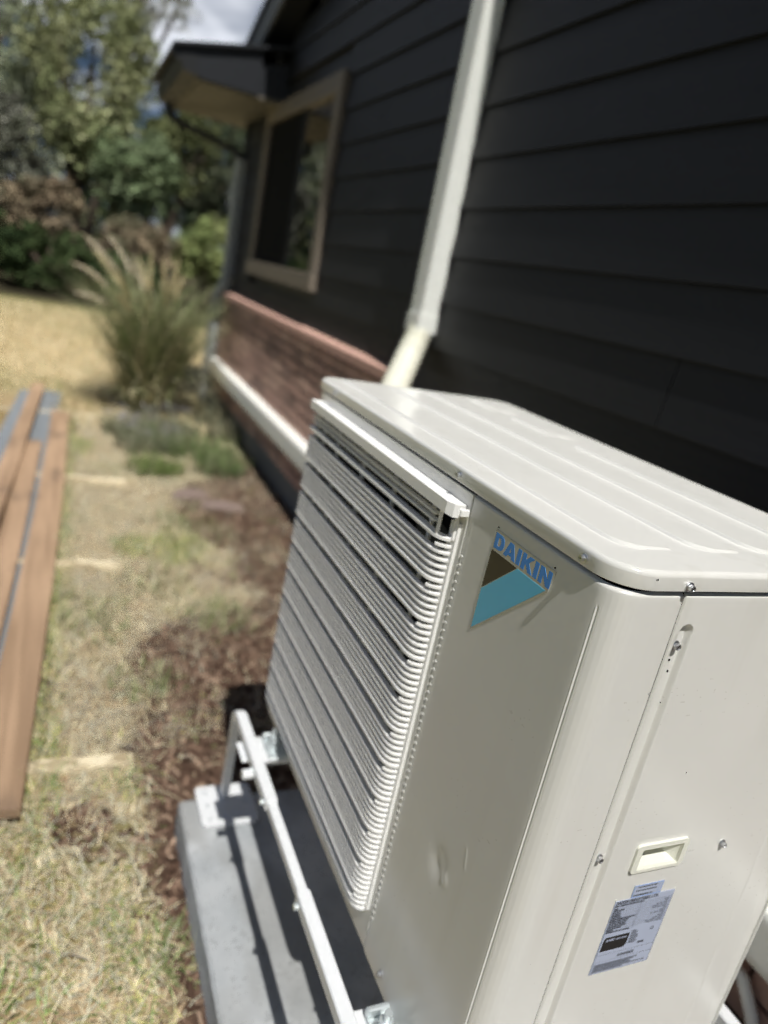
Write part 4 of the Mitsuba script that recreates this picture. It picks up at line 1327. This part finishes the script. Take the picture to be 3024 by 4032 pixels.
def bush(name, label, catg, center, rad, n, leaf, colors, seed, stems=True, group=None, flowers=None):
    r = np.random.default_rng(seed)
    key = thing(name, label, catg, group)
    V, F, C = leaves_blob(center, rad, n, leaf, colors, r, clumps=22)
    obj('leaves', trimesh.Trimesh(V, F, process=False), 'leaf', key, False, color=C)
    if flowers:
        V, F, C = leaves_blob((center[0], center[1], center[2] + rad[2] * 0.35), (rad[0] * 1.02, rad[1] * 1.02, rad[2]), n // 4, leaf * 0.9, flowers, r, clumps=14, shell=True)
        obj('flower_heads', trimesh.Trimesh(V, F, process=False), 'leaf', key, False, color=C)
    if stems:
        sm = []
        for _ in range(14):
            a, q = r.uniform(0, 6.28), r.uniform(0.2, 0.8)
            sm.append(tube([(center[0] + rad[0] * .15 * math.cos(a), center[1] + rad[1] * .15 * math.sin(a), ZG - 0.02), (center[0] + rad[0] * q * math.cos(a) * .6, center[1] + rad[1] * q * math.sin(a) * .6, (center[2] + ZG) / 2), (center[0] + rad[0] * q * math.cos(a), center[1] + rad[1] * q * math.sin(a), center[2] + rad[2] * 0.3)], 0.004 + 0.03 * min(rad[0], 0.5) * .1, 5))
        obj('stems', cat(sm), M_BARK, key)
    return key


def leaves_blob(center, rad, n, leaf, colors, r, clumps=30, shell=False, hole=0.0):
    """leaf quads gathered in clumps through an ellipsoid, with gaps between the clumps"""
    center, rad = np.array(center, float), np.array(rad, float)
    cd = r.normal(size=(clumps, 3)); cd /= np.linalg.norm(cd, axis=1, keepdims=True)
    cr_ = r.uniform(0.35 if not shell else 0.8, 1.0, (clumps, 1)) ** (1 / 2.2)
    cc = cd * cr_ * 0.82
    cs = r.uniform(0.16, 0.34, clumps)
    tint = r.uniform(0.7, 1.3, clumps)
    pc = r.integers(len(colors), size=clumps)
    w = r.integers(clumps, size=n)
    off = r.normal(size=(n, 3)); off /= np.linalg.norm(off, axis=1, keepdims=True)
    off *= (r.uniform(0.25, 1.0, (n, 1)) ** 0.5) * cs[w][:, None]
    P = center + (cc[w] + off) * rad
    P[:, 2] = np.maximum(P[:, 2], ZG + 0.01)
    nrm = off / np.linalg.norm(off, axis=1, keepdims=True) * 0.6 + r.normal(size=(n, 3)) * 0.6 + [0, 0, 0.35]
    nrm /= np.linalg.norm(nrm, axis=1, keepdims=True)
    t = np.cross(nrm, r.normal(size=(n, 3))); t /= np.linalg.norm(t, axis=1, keepdims=True)
    b = np.cross(nrm, t)
    L = leaf * r.uniform(0.6, 1.3, (n, 1)); Wd = L * r.uniform(0.35, 0.6, (n, 1))
    V = np.stack([P - t * L, P - b * Wd, P + t * L, P + b * Wd], 1).reshape(-1, 3)
    q = np.arange(n)[:, None] * 4
    F = (q[:, :, None] + np.array([[0, 1, 2], [0, 2, 3]])[None]).reshape(-1, 3)
    mixc = np.where(r.uniform(size=n) < 0.75, pc[w], r.integers(len(colors), size=n))
    C = np.array(colors)[mixc] * tint[w][:, None] * r.uniform(0.75, 1.25, (n, 1))
    return V, F, np.repeat(np.clip(C, 0, 0.9), 4, axis=0)


# low plants in the bed: many thin stems
def stem_plant(name, label, catg, spots, length, width, spread, droop, colors, seed, heads=None):
    key = thing(name, label, catg)
    ps = [ribbons((x, y, ZG), r0, n, length, width, spread, droop, colors, seed + i) for i, (x, y, r0, n) in enumerate(spots)]
    v, f, c = merge_vfc(ps)
    obj('leaves', trimesh.Trimesh(v, f, process=False), 'leaf', key, False, color=c)
    if heads:
        r = np.random.default_rng(seed)
        hv, hf, hc = [], [], []
        for x, y, r0, n in spots:
            V, F, C = leaves_blob((x, y, ZG + length * 0.85), (r0 * 1.1, r0 * 1.1, 0.05), n // 3, 0.012, heads, r, 16)
            hv.append((V, F, C))
        V, F, C = merge_vfc(hv)
        tag(obj('flower_heads', trimesh.Trimesh(V, F, process=False), 'leaf', key, False, color=C), None, None, None, 'stuff')


stem_plant('lavender', 'loose grey green lavender at the far end of the bed below the ornamental grass', 'lavender', [(0.02, 4.75, 0.20, 420), (0.28, 4.85, 0.22, 420), (0.10, 4.40, 0.22, 460)], 0.20, 0.0055, 0.75, 0.5, [(0.22, 0.25, 0.16), (0.17, 0.21, 0.11), (0.28, 0.29, 0.20), (0.33, 0.31, 0.22)], 5, heads=[(0.27, 0.255, 0.275), (0.30, 0.29, 0.29)])
stem_plant('bed_plant', 'spreading green plant between the lavender and the wall', 'plant', [(0.42, 4.35, 0.24, 520), (0.50, 3.98, 0.17, 320)], 0.17, 0.0065, 0.95, 0.6, [(0.15, 0.215, 0.085), (0.20, 0.25, 0.115), (0.12, 0.175, 0.06), (0.26, 0.27, 0.16)], 6)
stem_plant('bed_plant', 'fresh green tuft in front of the lavender', 'plant', [(0.10, 3.92, 0.17, 420)], 0.12, 0.006, 1.0, 0.5, [(0.13, 0.20, 0.055), (0.17, 0.235, 0.075), (0.22, 0.25, 0.10)], 7)
stem_plant('bed_plant', 'wispy grey plant along the foundation under the duct', 'plant', [(0.66, 5.3, 0.16, 220), (0.68, 4.8, 0.14, 200)], 0.22, 0.006, 0.6, 0.6, [(0.17, 0.19, 0.125), (0.22, 0.23, 0.165), (0.30, 0.28, 0.18)], 9)
for i_, (x, y, s, lab) in enumerate(((0.05, 3.05, 0.09, 'green weed tuft in the straw near the pink stones'), (0.20, 2.85, 0.12, 'grey green weed tuft between the stones and the grille'), (-0.06, 2.33, 0.10, 'wide weed tuft in the straw left of the grille'), (0.16, 2.05, 0.10, 'weed tuft beside the far end of the grille'), (-0.15, 1.62, 0.08, 'bright green weed in bare mulch beyond the concrete pad'), (-0.31, 2.12, 0.09, 'green weed tuft between deck boards and bed'), (-0.30, 1.95, 0.08, 'weed tuft at the left edge of the bare mulch'), (-0.22, 0.66, 0.06, 'small green weed beside the concrete pad'))):
    k = thing('weed', lab, 'weed', 'weeds in the bed')
    v, f, c = ribbons((x, y, ZG), s * 1.5, 150, s * 0.9, 0.0055, 1.5, 0.6, [(0.21, 0.27, 0.11), (0.28, 0.31, 0.14), (0.34, 0.345, 0.20), (0.45, 0.41, 0.26)], 40 + i_)
    obj('leaves', trimesh.Trimesh(v, f, process=False), 'leaf', k, False, color=c)


def tree(name, label, catg, base, crown, rad, n, leaf, colors, seed, clumps=46, tr=0.12, group=None, limbs=7):
    r = np.random.default_rng(seed)
    key = thing(name, label, catg, group)
    V, F, C = leaves_blob(crown, rad, int(n * 0.42), leaf * 1.1, colors, r, int(clumps * 1.5))
    base = np.array(base, float); crown = np.array(crown, float)
    sm = []
    knee = base * 0.45 + crown * 0.55; knee[:2] += r.uniform(-.12, .12, 2)
    sm.append(tube([base - [0, 0, .2], base * 0.7 + knee * 0.3 + [0.03, 0, 0], knee, crown + [0, 0, rad[2] * 0.3]], [tr * 1.25, tr, tr * 0.75, tr * 0.25], 10))
    for i in range(limbs):
        a = r.uniform(0, 6.28)
        e = crown + np.array([math.cos(a) * rad[0] * 0.7, math.sin(a) * rad[1] * 0.7, r.uniform(-0.2, 0.6) * rad[2]])
        s = base * 0.4 + knee * 0.6 + (crown - knee) * r.uniform(0, 0.6)
        sm.append(tube([s, s * 0.5 + e * 0.5 + [0, 0, 0.12 * rad[2]], e], [tr * 0.5, tr * 0.32, tr * 0.12], 7))
    obj('trunk', cat(sm), M_BARK, key, 40)
    obj('crown', trimesh.Trimesh(V, F, process=False), 'leaf', key, False, color=C)


GG = [(0.14, 0.155, 0.095), (0.17, 0.185, 0.115), (0.11, 0.13, 0.07)]
OL = [(0.15, 0.165, 0.065), (0.19, 0.20, 0.085), (0.11, 0.13, 0.045)]
GR = [(0.105, 0.15, 0.062), (0.135, 0.18, 0.082), (0.085, 0.12, 0.048)]
DK = [(0.035, 0.052, 0.022), (0.05, 0.07, 0.03), (0.025, 0.04, 0.018)]
RU = [(0.19, 0.14, 0.075), (0.16, 0.125, 0.07), (0.13, 0.125, 0.065), (0.225, 0.16, 0.09)]
YG_ = [(0.19, 0.23, 0.055), (0.15, 0.20, 0.05), (0.24, 0.27, 0.08)]
GG, OL, GR, RU, YG_ = ([tuple((np.array(c) * 0.72 + np.mean(c) * 0.28) * f) for c in L_] for L_, f in ((GG, 2.5), (OL, 2.2), (GR, 2.0), (RU, 1.6), (YG_, 1.5)))
DK = [tuple(np.array(c) * 1.6) for c in DK]
GT_ = 'trees and shrubs beyond the lawn'
tree('tall_tree', 'tall grey green tree at the upper left with sky showing through', 'tree', (-2.6, 20, ZG), (-2.5, 20, 3.8), (2.6, 2.2, 3.6), 26000, 0.085, GG, 21, 90, 0.2, GT_)
tree('tall_tree', 'tall olive tree standing against the clouds left of the eave', 'tree', (-0.4, 18.5, ZG), (-0.15, 18.5, 3.0), (1.5, 1.3, 2.5), 19000, 0.075, OL, 22, 60, 0.14, GT_)
tree('tall_tree', 'slender tall tree whose thin top reaches into the clouds', 'tree', (-0.2, 22, ZG), (0.9, 22, 5.9), (1.5, 1.2, 0.9), 2600, 0.07, [(0.21, 0.20, 0.12), (0.17, 0.17, 0.09)], 23, 26, 0.1, GT_)
tree('leafy_tree', 'bright green leafy tree in the middle of the background', 'tree', (0.8, 17, ZG), (0.85, 17, 1.35), (1.0, 0.9, 0.95), 9000, 0.075, GR, 24, 36, 0.1, GT_)
tree('leafy_tree', 'pale olive tree under the eave of the house', 'tree', (1.75, 18.5, ZG), (1.75, 18.5, 2.2), (0.95, 0.9, 1.1), 9000, 0.07, [(0.19, 0.21, 0.10), (0.15, 0.17, 0.075)], 25, 34, 0.1, GT_)
tree('conifer', 'dark evergreen tree showing between eave and downspout', 'tree', (3.0, 23, ZG), (3.0, 23, 2.4), (1.8, 1.4, 2.6), 12000, 0.085, [(0.05, 0.075, 0.04), (0.08, 0.10, 0.055), (0.12, 0.135, 0.085)], 26, 44, 0.16, GT_)
tree('young_tree', 'small yellow green tree with a slim trunk beside the house corner', 'tree', (2.05, 15.6, ZG), (2.25, 15.6, 0.05), (0.85, 0.8, 0.85), 8000, 0.065, YG_, 27, 34, 0.055, GT_, 5)
tree('rusty_shrub', 'rust brown shrub at the left under the tall grey green tree', 'shrub', (-0.95, 16, ZG), (-0.95, 16, 0.25), (0.95, 0.8, 0.75), 7000, 0.065, RU, 28, 30, 0.05, GT_)
tree('rusty_shrub', 'rust brown shrub in the middle behind the ornamental grass', 'shrub', (0.75, 15.2, ZG), (0.75, 15.2, -0.1), (0.85, 0.7, 0.6), 6000, 0.06, RU, 29, 28, 0.045, GT_)
tree('dark_shrub', 'dark green shrub at the far left edge of the lawn', 'shrub', (-2.3, 14.6, ZG), (-2.3, 14.6, -0.35), (0.95, 0.75, 0.75), 8000, 0.07, DK + [(0.09, 0.115, 0.05)], 30, 34, 0.06, GT_)
tree('dark_shrub', 'dark green shrub at the lawn edge left of the ornamental grass', 'shrub', (-0.75, 14.2, ZG), (-0.75, 14.2, -0.55), (0.95, 0.7, 0.6), 8000, 0.07, DK + [(0.07, 0.095, 0.04)], 31, 34, 0.06, GT_)
tree('leafy_tree', 'leafy green tree left of the tall grey green tree', 'tree', (-4.0, 19.5, ZG), (-4.0, 19.5, 1.3), (1.7, 1.2, 2.0), 16000, 0.08, GR + OL, 36, 50, 0.1, GT_)
tree('dark_shrub', 'broad green shrub outside the left edge of the lawn', 'shrub', (-4.2, 15.2, ZG), (-4.2, 15.2, 0.0), (1.3, 0.9, 1.15), 12000, 0.075, GR + OL, 35, 40, 0.08, GT_)
tree('dark_shrub', 'dark green shrub behind the ornamental grass clump', 'shrub', (0.55, 14.0, ZG), (0.55, 14.0, -0.65), (0.8, 0.6, 0.5), 6000, 0.07, DK, 32, 28, 0.05, GT_)
tree('dark_tree', 'grey tree in shade at the left behind the shrubs', 'tree', (-1.9, 17, ZG), (-1.9, 17, 1.2), (1.2, 1.0, 1.1), 9000, 0.075, [(0.19, 0.195, 0.155), (0.23, 0.23, 0.19), (0.15, 0.16, 0.115)], 33, 36, 0.1, GT_)
for i_, (x, y, s, zc, lab) in enumerate(((-9.0, 22, 3.6, 2.0, 'large dark tree farthest left beyond the lawn'), (-5.6, 17.5, 2.4, 1.4, 'rounded tree left of the tall grey green tree'), (5.6, 30, 3.4, 2.6, 'distant tree hidden behind the house corner'), (-3.5, 30, 3.8, 2.6, 'distant dark tree behind the tall grey green tree'), (1.2, 31, 3.0, 1.9, 'distant dark tree in the gap behind the middle trees'))):
    tree('distant_tree', lab, 'tree', (x, y, ZG + .2), (x, y, zc), (s, s * 0.8, s * 0.95), 11000, 0.12, GG if i_ % 2 else DK + OL[:2], 50 + i_, 50, 0.2, GT_)
# something orange and blue far behind the young tree
og = thing('canopy', 'orange and blue canopy far away beside the house corner', 'canopy')
obj('roof', hexa([(3.1, 24.6, 1.28), (3.95, 24.6, 1.28), (3.1, 25.4, 1.28), (3.95, 25.4, 1.28), (3.35, 24.9, 1.58), (3.7, 24.9, 1.58), (3.35, 25.1, 1.58), (3.7, 25.1, 1.58)]), M_ORANGE, og)
obj('side_panel', cat([bx(2.7, 3.15, 24.8, 24.9, 1.2, 1.5), bx(3.75, 4.5, 24.8, 24.9, 1.25, 1.55)]), M_TARP, og)
obj('curtain', bx(2.9, 4.4, 24.95, 25.0, 0.95, 1.27), M_PALEGREEN, og)
for x_ in (3.0, 4.3):
    obj('post', cyl((x_, 25.1, ZG), (x_, 25.1, 1.25), 0.05, 10), M_GREYMETAL, og)
